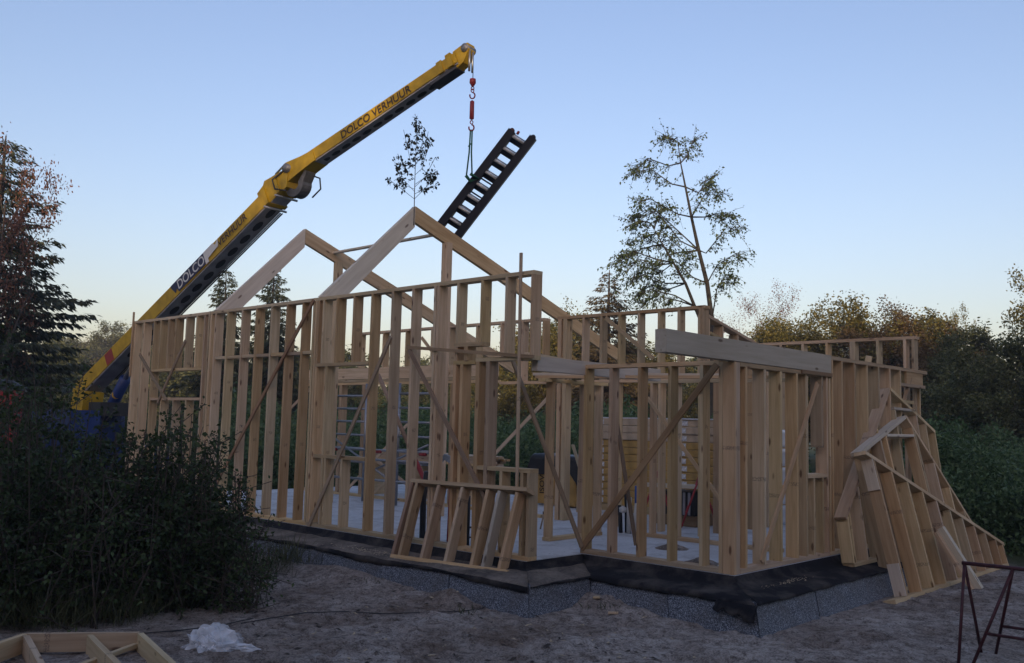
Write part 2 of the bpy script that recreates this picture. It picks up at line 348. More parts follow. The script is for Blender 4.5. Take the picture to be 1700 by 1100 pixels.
for i in range(4):
    nseg = max(8, int((segs[i][1] - segs[i][0]).length / 0.07)); V = []; F = []; K = len(prof)
    for a in range(nseg + 1):
        t = a / nseg
        for q, (o, z) in enumerate(prof):
            p = skirt_pt(i, t, o); nn = segs[i][3]
            s = p.x * 1.0 + p.y * 1.0
            wob = 0.018 * mnoise.noise(Vector((p.x * 2.5, p.y * 2.5, q))) + 0.008 * mnoise.noise(Vector((p.x * 9, p.y * 9, q * .5)))
            k = 0 if q < 2 else 1
            if q == K - 1: z = z + min(0, 0.06 * mnoise.noise(Vector((s * .8, 3, i))) - (.025 if i in (0, 2) else -.02)) + .008 * mnoise.noise(Vector((s * 6, 5, i)))
            p = p + nn * (0.010 * k * (q > 5) * (1 + mnoise.noise(Vector((s * 4, 1, q)))) ) + Vector((0, 0, z + wob * k * (1 if q > 2 else .6)))
            if q >= 6: p += nn * .012
            V.append(p)
    for a in range(nseg):
        for q in range(K - 1):
            F.append((a * K + q, a * K + q + 1, (a + 1) * K + q + 1, (a + 1) * K + q))
    o = geo_part('membrane', slab, (V, F), MEMB, True)
    o.data.materials.append(DUST)
    for k, pg in enumerate(o.data.polygons): pg.material_index = 1 if 2 < k % (K - 1) < 7 and i < 2 else 0
    md = o.modifiers.new('thick', 'SOLIDIFY'); md.thickness = .004
for i in range(4):
    L = (segs[i][1] - segs[i][0]).length; nb = max(1, round(L / 1.15))
    for k in range(nb):
        t0, t1 = k / nb, (k + 1) / nb; g = .004 / L
        j = random.uniform(-.008, .008)
        pr = [(.36, -.138), (.50 + j, -.142), (.625 + j, -.50), (.36, -.50)]
        V = [skirt_pt(i, t, o) + Vector((0, 0, z)) for t in (t0 + g, t1 - g) for o, z in pr]
        F = [(3, 2, 1, 0), (4, 5, 6, 7)] + [(q, (q + 1) % 4, 4 + (q + 1) % 4, 4 + q) for q in range(4)]
        geo_part('insulation_board', slab, (V, F), EPS)
# loose membrane flap hanging over the front corner
c0 = skirt_pt(2, 1, .52) + Vector((0, 0, -.14)); V = []; F = []
for a in range(9):
    for q in range(5):
        p = c0 + Vector((-.42 + .44 * a / 8, -.022 - .016 * q + .010 * math.sin(a * 1.9 + q), -.018 - (.020 + .022 * (a / 8) ** 2 + .008 * math.sin(a * 2.2)) * q))
        V.append(p)
for a in range(8):
    for q in range(4): F.append((a * 5 + q, a * 5 + q + 1, (a + 1) * 5 + q + 1, (a + 1) * 5 + q))
o = geo_part('membrane_flap', slab, (V, F), MEMB, True); md = o.modifiers.new('thick', 'SOLIDIFY'); md.thickness = .005

# ================================================================ timber frame walls
SW, SD = .042, .145
def wallA(name, x0, x1, label): return thing(name, ((x0 + x1) / 2, YA, 0), label, 'wall frame', 'stud wall frames of the new house')
def sA(t, x, z0, z1, nm='stud', w=SW, mat=W_STUD):
    j = random.uniform(-.004, .004)
    return box(nm, t, (x, YA + .001 + j * .5, z0), (x + w, YA + SD + j * .5, z1), mat)
def hA(t, x0, x1, z0, z1, nm, mat=W_STUD, y0=0, y1=SD): return box(nm, t, (x0, YA + y0, z0), (x1, YA + y1, z1), mat)
def lathA(t, a, b_, w=.055, mat=W_LATH, y=YA - .013):
    pa, pb = on(a, 'y', y), on(b_, 'y', y); return beam('brace', t, pa, pb, .022, w, mat, (pb - pa).cross(Vector((0, 1, 0))))
ZT = 3.23
A1 = wallA('wall_frame', -11.99, -9.16, 'front stud panel furthest left, beside the crane, half behind the shrubs')
hA(A1, -11.99, -9.165, ZT - .045, ZT, 'top_plate'); hA(A1, -11.99, -9.165, 0, .045, 'bottom_plate')
for x in (-11.985, -11.62, -11.18, -9.36, -9.215): sA(A1, x, .045, ZT - .045)
sA(A1, -11.935, .045, ZT - .045); sA(A1, -11.57, .045, ZT - .045)
hA(A1, -11.13, -9.365, 2.265, 2.31, 'header'); hA(A1, -11.13, -9.365, 1.755, 1.80, 'sill')
for x in (-10.92, -10.62, -10.36, -9.98, -9.62): sA(A1, x, 2.31, ZT - .045, 'cripple_stud')
for x in (-10.75, -10.3, -9.85): sA(A1, x, .045, 1.755, 'cripple_stud')
box('stake', A1, (-11.99, YA - .03, 2.2), (-11.955, YA - .003, 3.40), W_LIGHTLATH)
lathA(A1, (232, 588), (276, 664)); lathA(A1, (308, 565), (262, 668))
A2 = wallA('wall_frame', -9.15, -6.17, 'front stud panel left of the middle, with one long diagonal brown brace')
hA(A2, -9.155, -6.175, ZT - .045, ZT, 'top_plate'); hA(A2, -9.155, -6.175, 0, .045, 'bottom_plate')
xs = [-9.15, -9.0, -8.62, -8.17, -7.76, -7.33, -6.91, -6.50, -6.225]
for x in xs: sA(A2, x, .045, ZT - .045)
for a, b_ in zip(xs, xs[1:]):
    if b_ - a > .2: hA(A2, a + SW, b_, 2.425, 2.47, 'noggin', y0=.012, y1=SD - .012)
lathA(A2, (521, 498), (352, 815))
A3 = wallA('wall_frame', -6.165, -1.975, 'front stud panel at the right end, with window gaps and three brown braces')
hA(A3, -6.17, -1.955, ZT - .045, ZT, 'top_plate'); hA(A3, -6.17, -3.15, 0, .045, 'bottom_plate'); hA(A3, -3.15, -1.955, 0, .044, 'bottom_plate')
for x in (-6.165, -4.89, -4.46, -4.05, -3.63, -3.575): sA(A3, x, .045, ZT - .045)
for x in (-6.11, -5.86): sA(A3, x, .045, 2.235)
hA(A3, -6.12, -4.895, 2.235, 2.28, 'header'); hA(A3, -6.06, -4.895, .955, 1.0, 'sill')
for x in (-6.11, -5.99, -5.66, -5.28): sA(A3, x, 2.28, ZT - .045, 'cripple_stud')
for x in (-5.80, -5.42): sA(A3, x, .045, .955, 'cripple_stud')
for x in (-3.215, -2.80): sA(A3, x, 2.45, ZT - .045, 'cripple_stud')
hA(A3, -3.24, -2.76, 2.405, 2.45, 'noggin', y0=.003); hA(A3, -3.24, -2.86, 2.19, 2.235, 'header')
sA(A3, -3.22, 2.235, 2.405, 'cripple_stud'); sA(A3, -3.06, 2.235, 2.405, 'cripple_stud', .06)
for x in (-3.24, -3.12): sA(A3, x, .045, 2.19, w=.05)
for x in (-2.85, -2.68): sA(A3, x, .045, 2.215, w=.06)
hA(A3, -2.86, -1.955, 2.215, 2.26, 'header', y0=.002)
for x in (-2.40, -2.0): sA(A3, x, 2.26, ZT - .045, 'cripple_stud')
hA(A3, -2.84, -1.955, .955, 1.0, 'sill', y0=.003)
for x in (-2.42, -2.10, -2.0): sA(A3, x, .044, .955, 'cripple_stud')
beam('stake', A3, (-2.11, YA - .035, .62), (-2.135, YA - .03, 3.44), .022, .034, W_STUD, (1, 0, 0))
lathA(A3, (649, 559), (512, 874)); lathA(A3, (679, 580), (806, 828)); lathA(A3, (675, 576), (886, 592), .04, y=YA - .014)

B = thing('wall_frame', (-1, 0, 0), 'recessed low front stud wall with a single diagonal brown brace', 'wall frame', 'stud wall frames of the new house')
bx = lambda nm, x0, x1, z0, z1, y0=0., y1=SD, mat=W_STUD: box(nm, B, (x0, y0, z0), (x1, y1, z1), mat)
bx('top_plate', -2.03, -.185, 2.175, 2.22); bx('bottom_plate', -2.03, -.185, 0, .045)
for x in (-2.012, -1.637, -1.230, -.822, -.418): bx('stud', x, x + SW, .045, 2.175)
a, b_ = on((1190, 605), 'y', -.014), on((965, 911), 'y', -.014); beam('brace', B, a, b_, .022, .07, W_LATH, (b_ - a).cross(Vector((0, 1, 0))))
Cw = thing('wall_frame', (0, 1.2, 0), 'right side stud wall below the heavy projecting beam', 'wall frame', 'stud wall frames of the new house')
cx_ = lambda nm, y0, y1, z0, z1, x0=-SD, x1=0., mat=W_STUD: box(nm, Cw, (x0, y0, z0), (x1, y1, z1), mat)
cx_('bottom_plate', .128, 2.30, 0, .045); cx_('top_plate', .128, 2.30, 2.16, 2.205)
cx_('corner_post', 0, .044, .0, 2.205, -.135); cx_('corner_post', .048, .125, 0.0, 2.205, -.10, -.003)
box('corner_post', Cw, (-.183, .0, 0), (-.139, .125, 2.205), W_STUD)
for y in (.235, .65, 1.03, 1.43, 1.665, 2.235): cx_('stud', y, y + SW, .045, 2.16)
cx_('stud', 2.10, 2.10 + SW, .045, .94); cx_('stud', 2.10, 2.10 + SW, 1.3, 2.16); cx_('sill', 1.712, 2.233, .94, .985, -SD - .003, .003)
cx_('cripple_stud', 1.86, 1.86 + SW, .045, .94)
a, b_ = on((1357, 636), 'x', .013), on((1264, 932), 'x', .013); beam('brace', Cw, a, b_, .022, .06, W_LIGHTLATH, (b_ - a).cross(Vector((1, 0, 0))))
bm_ = thing('roof_beam', (-.06, .5, 2.21), 'heavy pale grey timber beam projecting past the front corner', 'beam')
box('beam', bm_, (-.128, -1.28, 2.212), (.004, 2.375, 2.435), W_PALE); box('packer', bm_, (-.10, 1.55, 2.166), (.022, 2.37, 2.2105), W_LATH)
C2 = thing('wall_frame', (0, 4, 0), 'taller right side stud wall behind the stacked gable frames', 'wall frame', 'stud wall frames of the new house')
c2 = lambda nm, y0, y1, z0, z1, x0=-SD, x1=0., mat=W_STUD: box(nm, C2, (x0, y0, z0), (x1, y1, z1), mat)
c2('top_plate', 2.385, 5.77, 2.385, 2.43); c2('bottom_plate', 2.31, 5.77, 0, .045)
for y in (2.312, 2.39, 2.68, 3.06, 3.48, 3.87, 4.27, 4.665): c2('stud', y, y + SW, .045, 2.385 if y > 2.38 else 2.15)
c2('header', 4.709, 5.68, 2.165, 2.21); c2('header_face', 4.95, 5.60, 2.205, 2.385, -.04, -.01)
for y in (5.06, 5.50): c2('cripple_stud', y, y + SW, 2.21, 2.385, -SD, -.045)
c2('noggin', 4.709, 5.20, 1.92, 1.965); beam('brace', C2, (-.03, 4.72, 1.75), (-.03, 5.15, 2.30), .02, .05, W_LIGHTLATH, (1, 0, 0))
c2('stud', 5.69, 5.69 + SW, .045, 2.385, -SD, -.09)

def frame_y(nm, x0, x1, y, lab):  # back walls parallel to the front
    return thing('wall_frame', ((x0 + x1) / 2, y, 0), lab, 'wall frame', 'stud wall frames of the new house')
YB = 2.623
K1 = frame_y('', -10.6, -1.97, YB, 'long inner stud wall across the house, seen behind the front panels')
k1 = lambda nm, x0, x1, z0, z1, y0=0., y1=SD, mat=W_STUD: box(nm, K1, (x0, YB + y0, z0), (x1, YB + y1, z1), mat)
k1('top_plate', -9.9, -4.95, 3.19, 3.232); k1('top_plate', -4.68, -1.95, 3.187, 3.232); k1('bottom_plate', -11.9, -4.95, 0.0, .045)
k1('middle_plate', -5.95, -1.98, 2.155, 2.20); k1('header', -11.9, -6.0, 2.30, 2.52, .0, .045); k1('header', -11.9, -6.05, 2.19, 2.235)
k1('header', -11.9, -6.1, 2.245, 2.292, .01, .12)
xs = [-9.87, -9.12, -8.44, -7.72, -7.24, -6.54, -5.95, -5.46, -4.99]
for x in xs: k1('stud', x, x + SW, 2.525, 3.19)
for x in (-5.46, -4.99): k1('stud', x, x + SW, 2.20, 2.524)
for x in (-4.66, -4.55): k1('post', x, x + .075, .0 if x < -4.6 else .0, 3.187)
for x in (-4.16, -3.81, -3.46, -3.1, -2.74, -2.40, -2.06, -2.01): k1('stud', x, x + SW, 2.20, 3.187)
for x in (-11.2, -10.45, -9.7, -7.15, -6.35): k1('post', x, x + .09, .045, 2.19)
for x in (-3.5, -2.72, -2.05): k1('post', x, x + SW, .0, 2.155)
for p, q in (((700, 560), (745, 620)), ((1005, 527), (1085, 595)), ((640, 800), (590, 845))):
    a, b_ = on(p, 'y', YB - .02), on(q, 'y', YB - .02); beam('brace', K1, a, b_, .02, .06, W_LIGHTLATH, (b_ - a).cross(Vector((0, 1, 0))))
for p, q in (((470, 690), (520, 640)), ((815, 760), (910, 660)), ((560, 830), (690, 690)), ((690, 815), (620, 760))):
    a, b_ = on(p, 'y', YB + .14), on(q, 'y', YB + .14); beam('brace', K1, a, b_, .02, .06, W_LIGHTLATH, (b_ - a).cross(Vector((0, 1, 0))))
# side wall with a falling top, then the rear wall
K2 = thing('wall_frame', (XR, 3.5, 0), 'short inner stud wall with a falling top behind the heavy beam', 'wall frame', 'stud wall frames of the new house')
ya, yb = 2.78, 5.30
zt = lambda y: 3.105 - .205 * (y - 2.85)
beam('top_plate', K2, (XR - .06, ya, zt(ya) - .02), (XR - .06, yb, zt(yb) - .02), SD, .042, W_STUD)
for y in (2.80, 3.18, 3.62, 4.08, 4.55, 5.0): box('stud', K2, (XR - SD, y, 0), (XR, y + SW, zt(y + .02) - .045), W_STUD)
beam('noggin', K2, (XR - .06, 2.85, 2.86), (XR - .06, 3.18, 2.80), .12, .04, W_STUD)
YR = 5.60
K3 = frame_y('', -2.6, -.1, YR, 'rear stud wall of the low wing against the autumn trees')
k3 = lambda nm, x0, x1, z0, z1, mat=W_STUD: box(nm, K3, (x0, YR, z0), (x1, YR + SD, z1), mat)
k3('top_plate', -2.75, -.10, 2.915, 2.96); k3('bottom_plate', -6.0, -.10, 0, .045)
for x in (-2.72, -2.32, -1.93, -1.52, -1.12, -1.075, -.70, -.29, -.165): k3('stud', x, x + SW, .045, 2.915)
beam('loose_board', K3, (-.95, YR - .02, 2.0), (-.80, YR - .02, 2.68), .02, .1, W_LIGHTLATH, (1, 0, .2))
k3('header', -1.07, -.30, 2.2, 2.245)

# beam line between the long front and the recessed wall
LB = thing('floor_beam', (XR, .2, 2.13), 'pale beam running back from the right end of the tall front wall', 'beam')
box('beam', LB, (XR - .09, -.87, 2.10), (XR, 1.6, 2.262), W_PALE)
PL = thing('loose_plate', (XR, -.5, 2.26), 'thin brown plate bridging the gap between the two front walls', 'plank')
beam('plate', PL, (XR - .05, -.99, 2.285), (XR - .05, .10, 2.232), .09, .03, W_STUD)
# inner partition stub behind the recessed wall
PT = thing('partition_frame', (-3.0, .9, 0), 'narrow inner stud partition standing behind the corner opening', 'wall frame', 'stud wall frames of the new house')
a, b_ = on((910, 897), 'z', 0), on((952, 889), 'z', 0)
box('bottom_plate', PT, (-3.06, .50, 0), (-2.94, 1.62, .045), W_STUD)
for y in (.52, 1.22, 1.28, 1.55): box('stud', PT, (-3.06, y, .045), (-2.935, y + SW, 2.05), W_STUD)
box('top_plate', PT, (-3.065, .36, 2.05), (-2.93, 1.7, 2.095), W_STUD)
for p, q, dz in (((905, 636), (1158, 622), 0), ((911, 647), (1160, 630), 0)):
    pass
LP = thing('loose_plank', (-3, .6, 2.12), 'loose plank laid across the inner partition top', 'plank', 'planks laid on the inner partition')
beam('plank', LP, (-3.15, .42, 2.115), (-.25, 1.55, 2.125), .12, .036, W_STUD)
LP = thing('loose_plank', (-3, .9, 2.15), 'second pale plank lying above the inner partition', 'plank', 'planks laid on the inner partition')
beam('plank', LP, (-3.35, .60, 2.165), (-.9, 1.75, 2.17), .14, .036, W_PALE)
PT2 = thing('partition_frame', (-1.6, 2, 0), 'inner stud partition seen between the studs of the recessed wall', 'wall frame', 'stud wall frames of the new house')
for x in (-2.42, -2.02, -1.62, -1.22, -.82): box('stud', PT2, (x, 1.98, .045), (x + SW, 2.1, 2.1), W_STUD)
box('bottom_plate', PT2, (-2.5, 1.98, 0), (-.5, 2.1, .045), W_STUD); box('top_plate', PT2, (-2.5, 1.98, 2.1), (-.2, 2.1, 2.145), W_STUD)
a, b_ = on((1075, 660), 'y', 1.96), on((1200, 835), 'y', 1.96); beam('brace', PT2, a, b_, .02, .05, W_LIGHTLATH, (b_ - a).cross(Vector((0, 1, 0))))
BR = thing('leaning_brace', (-1.3, .6, 0), 'dark lath leaning inside the recessed wall from mid height to floor', 'lath')
beam('lath', BR, on((1018, 662), 'y', .14), on((1056, 905), 'y', .22), .02, .055, W_LATH, (0, 1, 0))
BR = thing('leaning_brace', (-2.2, .2, 0), 'brown lath propped diagonally across the corner opening', 'lath')
beam('lath', BR, on((849, 592), 'y', -.6), on((966, 908), 'y', -.05), .022, .06, W_LATH, (0, 1, 0))

# ================================================================ roof trusses
def poly_beam(name, parent, poly, x0, x1, mat, d):
    x = Vector((0, d[0], d[1])).normalized(); y = Vector((1, 0, 0)); z = x.cross(y)
    c = Vector(((x0 + x1) / 2, sum(p[0] for p in poly) / len(poly), sum(p[1] for p in poly) / len(poly)))
    M = Matrix((x, y, z)).transposed().to_4x4(); M.translation = c; Mi = M.inverted(); k = len(poly)
    V = [Mi @ Vector((xx, p[0], p[1])) for xx in (x0, x1) for p in poly]
    F = [tuple(range(k)), tuple(range(2 * k - 1, k - 1, -1))] + [(i, k + i, k + (i + 1) % k, (i + 1) % k) for i in range(k)]
    return link(name, mesh_of(name, V, F, mat), parent, M)
def truss(xc, apex, ypost, label, tail):
    t = thing('roof_truss', (xc, .8, 3.2), label, 'truss', 'roof trusses standing on the front wall')
    ya, za = apex; x0, x1 = xc, xc + .075
    vt = .36                               # plumb depth of the steep front rafter
    sf = (za - 3.235) / (ya + 1.004)
    zt_ = lambda y: za + sf * (y - ya)
    yb = -.985 + vt / sf
    poly_beam('rafter', t, [(-1.0, zt_(-1.0)), (yb, ZT + .004), (ya, za - vt * .93), (ya, za)], x0, x1, W_PALE, (1, sf))
    sr, vr = (za - tail[1]) / (tail[0] - ya), .245
    ye, ze = tail
    poly_beam('rafter', t, [(ya + .002, za), (ya + .002, za - vr * 1.05), (ye - .06, ze - vr + .03), (ye, ze)], x0 + .004, x1 + .004, W_STUD, (1, -sr))
    box('post', t, (x0 + .012, ypost, .0), (x1 + .05, ypost + .13, za - sr * (ypost - ya) - vr - .004), W_STUD)
    return t
t1 = on((1024, 581), 'x', -6.13)
truss(-6.13, (.72, 4.89), 1.37, 'nearer roof truss with a bare birch sapling tied to its peak', (t1.y, t1.z))
truss(-9.05, (.65, 4.89), 1.34, 'further roof truss, left of the one with the sapling', (6.3, 2.82))
pb = thing('purlin_board', (-7.5, 1.33, 4.5), 'thin board spanning between the two roof trusses near the top', 'board')
zc = on((718, 390), 'y', 1.33).z
beam('board', pb, (-9.3, 1.30, zc - .01), (-6.14, 1.30, zc - .01), .09, .032, W_PALE)

# ================================================================ loose frames around the house
ng = 'loose timber frames lying about the site'
t = thing('window_frame_panel', (-2.9, -1.3, -.1), 'small stud panel leaning against the front wall on the black ledge', 'wall frame', ng)
bl, br = on((648, 922), 'z', -.10), on((842, 949), 'z', -.10)
tl, tr = on((682, 797), 'y', -1.10), on((876, 812), 'y', -1.10)
nrm = (br - bl).cross(tl - bl).normalized()
if nrm.y > 0: nrm = -nrm
off = -nrm * SD / 2
beam('bottom_plate', t, bl + off, br + off, SD, .045, W_STUD, tl - bl)
beam('top_plate', t, tl + off, tr + off, SD, .045, W_STUD, tl - bl)
upv = (tl - bl).normalized() * .024
for f, g_, mt in ((.012, .012, W_LATH), (.075, .06, W_STUD), (.275, .265, W_STUD), (.485, .475, W_STUD), (.705, .69, W_STUD), (.80, .785, W_PALE), (.93, .925, W_STUD)):
    beam('stud', t, bl.lerp(br, f) + off * 1.002 + upv, tl.lerp(tr, g_) + off * 1.002 - upv, SW, SD * .995, mt, nrm)

def leaning(name, label, base, ln):
    bx_, bz_ = base; vd = Vector((ln, 0, 1)).normalized(); nn = Vector((1, 0, -ln)).normalized()
    t = thing(name, (bx_, 3.5, bz_), label, 'gable frame', 'gable frames leaning on the right side wall')
    P = lambda u, v, w=-SD / 2: Vector((bx_, u, bz_)) + vd * v + nn * w
    def chord(nm, a, b_, mat=W_STUD, dw=0, th=.045):
        A, B_ = P(*a), P(*b_); return beam(nm, t, A + nn * dw, B_ + nn * dw, th, SD, mat, nn)
    def stud(u, v0, v1, mat=W_STUD, nm='stud'): return beam(nm, t, P(u, v0), P(u, v1), SW, SD * .99, mat, nn)
    return t, P, chord, stud
t, P, chord, stud = leaning('gable_frame', 'long wedge shaped stud frame in front, its foot on the sand', (.86, G), -.24)
chord('bottom_plate', (2.08, .0225), (6.5, .0225)); chord('top_chord', (2.28, 1.725), (6.56, .315))
vc = lambda u: 1.725 - (u - 2.28) * .3294 - .026
for i, u in enumerate((2.47, 2.93, 3.36, 3.79, 4.21, 4.62, 5.03, 5.43, 5.82, 6.20, 6.47)): stud(u, .046, vc(u))
for v0, v1 in ((1.28, 1.66), (.05, .42)):
    beam('pale_face_board', t, P(2.436, v0), P(2.436, v1), .020, SD * .96, W_PALE, Vector((1, 0, .24)))
t, P, chord, stud = leaning('gable_frame', 'peaked stud frame with a pale left rafter, between the other two gable frames', (.62, G), -.22)
chord('bottom_plate', (2.72, .0225), (6.40, .0225)); chord('rafter', (2.66, 1.70), (4.44, 2.19), W_PALE); chord('rafter', (4.47, 2.20), (6.40, .35))
chord('tie', (3.62, 1.93), (4.60, 1.93), W_PALE, th=.035)
vl = lambda u: 1.70 + (u - 2.66) * .2753 - .024; vr_ = lambda u: 2.20 - (u - 4.47) * .9585 - .034
for u in (2.76, 3.36, 3.57): stud(u, .046, vl(u))
for u in (4.60, 4.66, 5.12, 5.50, 5.88): stud(u, .046, vr_(u))
t, P, chord, stud = leaning('gable_frame', 'tallest peaked stud frame, furthest back against the side wall', (.30, -.10), -.13)
chord('bottom_plate', (2.30, .0225), (5.80, .0225)); chord('rafter', (2.24, .57), (4.24, 2.22)); chord('rafter', (4.28, 2.22), (5.80, 1.64))
chord('tie', (4.30, 1.955), (5.08, 1.94), W_PALE, th=.035)
stud(2.30, .046, .59)
for u in (2.36, 2.72, 3.14, 3.60): stud(u, .046, .57 + (u - 2.24) * .825 - .035)
for u in (4.32,): stud(u, .046, 1.93)
for u in (5.12, 5.44, 5.78): stud(u, .046, 2.22 - (u - 4.28) * .3816 - .025)
pr = thing('prop_board', (1.2, 3.9, G), 'short pale board propped against the front gable frame', 'board')
a, b_ = on((1562, 876), 'x', .82), on((1627, 978), 'z', G + .03)
a = Vector((.82, a.y, a.z)); beam('board', pr, b_, a, .11, .075, W_PALE, (0, 0, 1))
beam('board', pr, b_ + Vector((-.06, -.09, 0)), a + Vector((-.03, -.09, -.05)), .04, .10, W_STUD, (0, 1, 0))

t = thing('wall_panel', (-2.7, -5.3, G), 'timber frame lying on the sand in the bottom left corner', 'wall frame', ng)
zt0 = G + .155
for p, q in (((-60, 1086), (43, 1051)), ((45, 1051), (232, 1049)), ((232, 1049), (330, 1140)), ((43, 1053), (85, 1130)), ((148, 1052), (235, 1140))):
    a, b_ = on(p, 'z', zt0), on(q, 'z', zt0); dz = Vector((0, 0, SD / 2))
    d = (b_ - a).normalized() * .03
    beam('frame_member', t, a - dz + d * (p[0] != 45), b_ - dz - d * .2, .045, SD, W_STUD)
a, b_ = on((228, 1070), 'z', G + .06), on((120, 1110), 'z', G + .04); beam('cross_lath', t, a, b_, .045, .03, W_STUD)

# ================================================================ sawhorses
RED = simple('worn_red_paint', (.070, .020, .022), .55, .2, .35, 20)
STEEL = simple('dull_steel', (.36, .37, .38), .45, .8, .15, 10)
ALU = simple('aluminium_tube', (.30, .31, .33), .4, .85, .1, 12)
BLACK = simple('black_rubber', (.018, .018, .02), .5, 0, .3, 10)
REDP = simple('red_paint', (.36, .042, .046), .5, 0, .3, 20)
def trestle(loc, yaw, label, L=.95, H=.88, RED=REDP):
    t = thing('sawhorse', loc, label, 'sawhorse', 'red steel sawhorses')
    c, s = math.cos(yaw), math.sin(yaw)
    w = lambda x, y, z: Vector((loc[0] + c * x - s * y, loc[1] + s * x + c * y, loc[2] + z))
    r = .0145
    tube('top_bar', t, [w(-L / 2, 0, H), w(L / 2, 0, H)], .017, RED)
    for sx in (-1, 1):
        for sy in (-1, 1):
            tube('leg', t, [w(sx * L * .49, 0, H - .01), w(sx * L * .49 + sx * -.02, sy * .27, .012)], r, RED)
    for sy in (-1, 1):
        tube('stretcher', t, [w(-L * .47, sy * .205, .22), w(L * .47, sy * .205, .22)], .011, RED)
        tube('brace', t, [w(-L * .45, sy * .02, H - .06), w(.0, sy * .205, .22)], .011, RED)
    return t
# nearest sawhorse, cut by the right edge of the picture
t = thing('sawhorse', (2.3, 0.0, G), 'dark red steel sawhorse nearest the camera at the right edge', 'sawhorse', 'red steel sawhorses')
gz = lambda p, z=G + .01: on(p, 'z', z)
HT = .40
T0, T1_ = gz((1597, 934), HT), gz((1682, 943), HT); dirv = (T1_ - T0).normalized(); T2 = T0 + dirv * 1.25
tube('top_bar', t, [T0, T2], .017, RED)
f1, f2 = gz((1591, 1106)), gz((1629, 1082))
for f in (f1, f2): tube('leg', t, [T0 + dirv * .02, f], .0135, RED)
TQ = T0 + dirv * (T1_ - T0).length
g1, g2 = gz((1613, 1108)), gz((1653, 1086))
for f in (g1, g2): tube('leg', t, [TQ, f], .0135, RED)
for (p, q) in ((g1, TQ), (g2, TQ)):
    a = p.lerp(q, .34); tube('stretcher', t, [a, a + dirv * .9], .013, RED)
trestle((2.55, 3.3, G), math.radians(35), 'second red steel sawhorse further back at the right edge', 1.0, .9, RED)

# ================================================================ plastic bag, cable, small litter
m, n, l, b = new_mat('white_plastic_film'); b.inputs['Base Color'].default_value = (.80, .81, .83, 1); b.inputs['Roughness'].default_value = .35
tr = n.new('ShaderNodeBsdfTransparent'); mxs = n.new('ShaderNodeMixShader'); tc = n.new('ShaderNodeTexCoord')
k = n.new('ShaderNodeTexNoise'); k.inputs['Scale'].default_value = 5; l.new(tc.outputs['Object'], k.inputs['Vector'])
mr = n.new('ShaderNodeMapRange'); mr.inputs[1].default_value = .35; mr.inputs[2].default_value = .65; mr.inputs[3].default_value = .25; mr.inputs[4].default_value = .8
l.new(k.outputs[0], mr.inputs[0]); l.new(mr.outputs[0], mxs.inputs[0]); l.new(b.outputs[0], mxs.inputs[1]); l.new(tr.outputs[0], mxs.inputs[2]); l.new(mxs.outputs[0], n['Material Output'].inputs['Surface'])
FILM = m
WHITE = simple('white_plastic', (.72, .73, .76), .45, 0, .06, 9)
c0 = on((352, 1074), 'z', G + .02); rx = Vector((.73, .68, 0)); ry = Vector((-.68, .73, 0))
def crumple(rx_, ry_, rz_, seed, amp, cut=-.05):
    V, F = [], []; nu, nv = 44, 20
    for i in range(nu):
        for j in range(nv + 1):
            a = 2 * math.pi * i / nu; q = math.pi * j / nv
            d = Vector((math.cos(a) * math.sin(q), math.sin(a) * math.sin(q), math.cos(q)))
            s = 1 + amp * (mnoise.ridged_multi_fractal(d * 2.0 + Vector((seed, 0, 0)), 1, 2, 4, 1, 2) - 1.1) * .5 + amp * .5 * mnoise.noise(d * 5 + Vector((0, seed, 0)))
            V.append((d.x * s * rx_, d.y * s * ry_, max(cut, d.z * s * rz_)))
    for i in range(nu):
        for j in range(nv):
            i2 = (i + 1) % nu; F.append((i * (nv + 1) + j, i * (nv + 1) + j + 1, i2 * (nv + 1) + j + 1, i2 * (nv + 1) + j))
    return V, F
bag = thing('plastic_bag', c0, 'crumpled clear plastic bag with white contents lying on the sand', 'bag')
def place(geo, c): return [c + rx * v[0] + ry * v[1] + Vector((0, 0, v[2])) for v in geo[0]], geo[1]
geo_part('film', bag, place(crumple(.215, .17, .165, 3, .55), c0), FILM, False)
geo_part('film', bag, place(crumple(.19, .07, .05, 9, .6), c0 + rx * .19 - ry * .05), FILM, False)
geo_part('contents', bag, place(crumple(.13, .11, .125, 5, .4), c0 + Vector((0, 0, .0))), WHITE, False)
pts = []
for p in ((400, 1036), (450, 1029), (506, 1022), (570, 1020), (633, 1019), (700, 1017), (760, 1016), (800, 1012), (816, 1000)):
    q = on(p, 'z', G); pts.append(Vector((q.x, q.y, ground_z(q.x, q.y) + .012)))
tag(tube('cable', None, pts, .005, BLACK, 6), 'thin black cable lying across the sand below the slab', 'cable')
pts = []
for p in ((232, 1056), (300, 1048), (370, 1040), (420, 1030)):
    q = on(p, 'z', G); pts.append(Vector((q.x, q.y, ground_z(q.x, q.y) + .012)))
tag(tube('cable', None, pts, .005, BLACK, 6), 'short black cable behind the plastic bag', 'cable')
CHIP = simple('wood_chips', (.42, .34, .23), .9, 0, .35, 30)
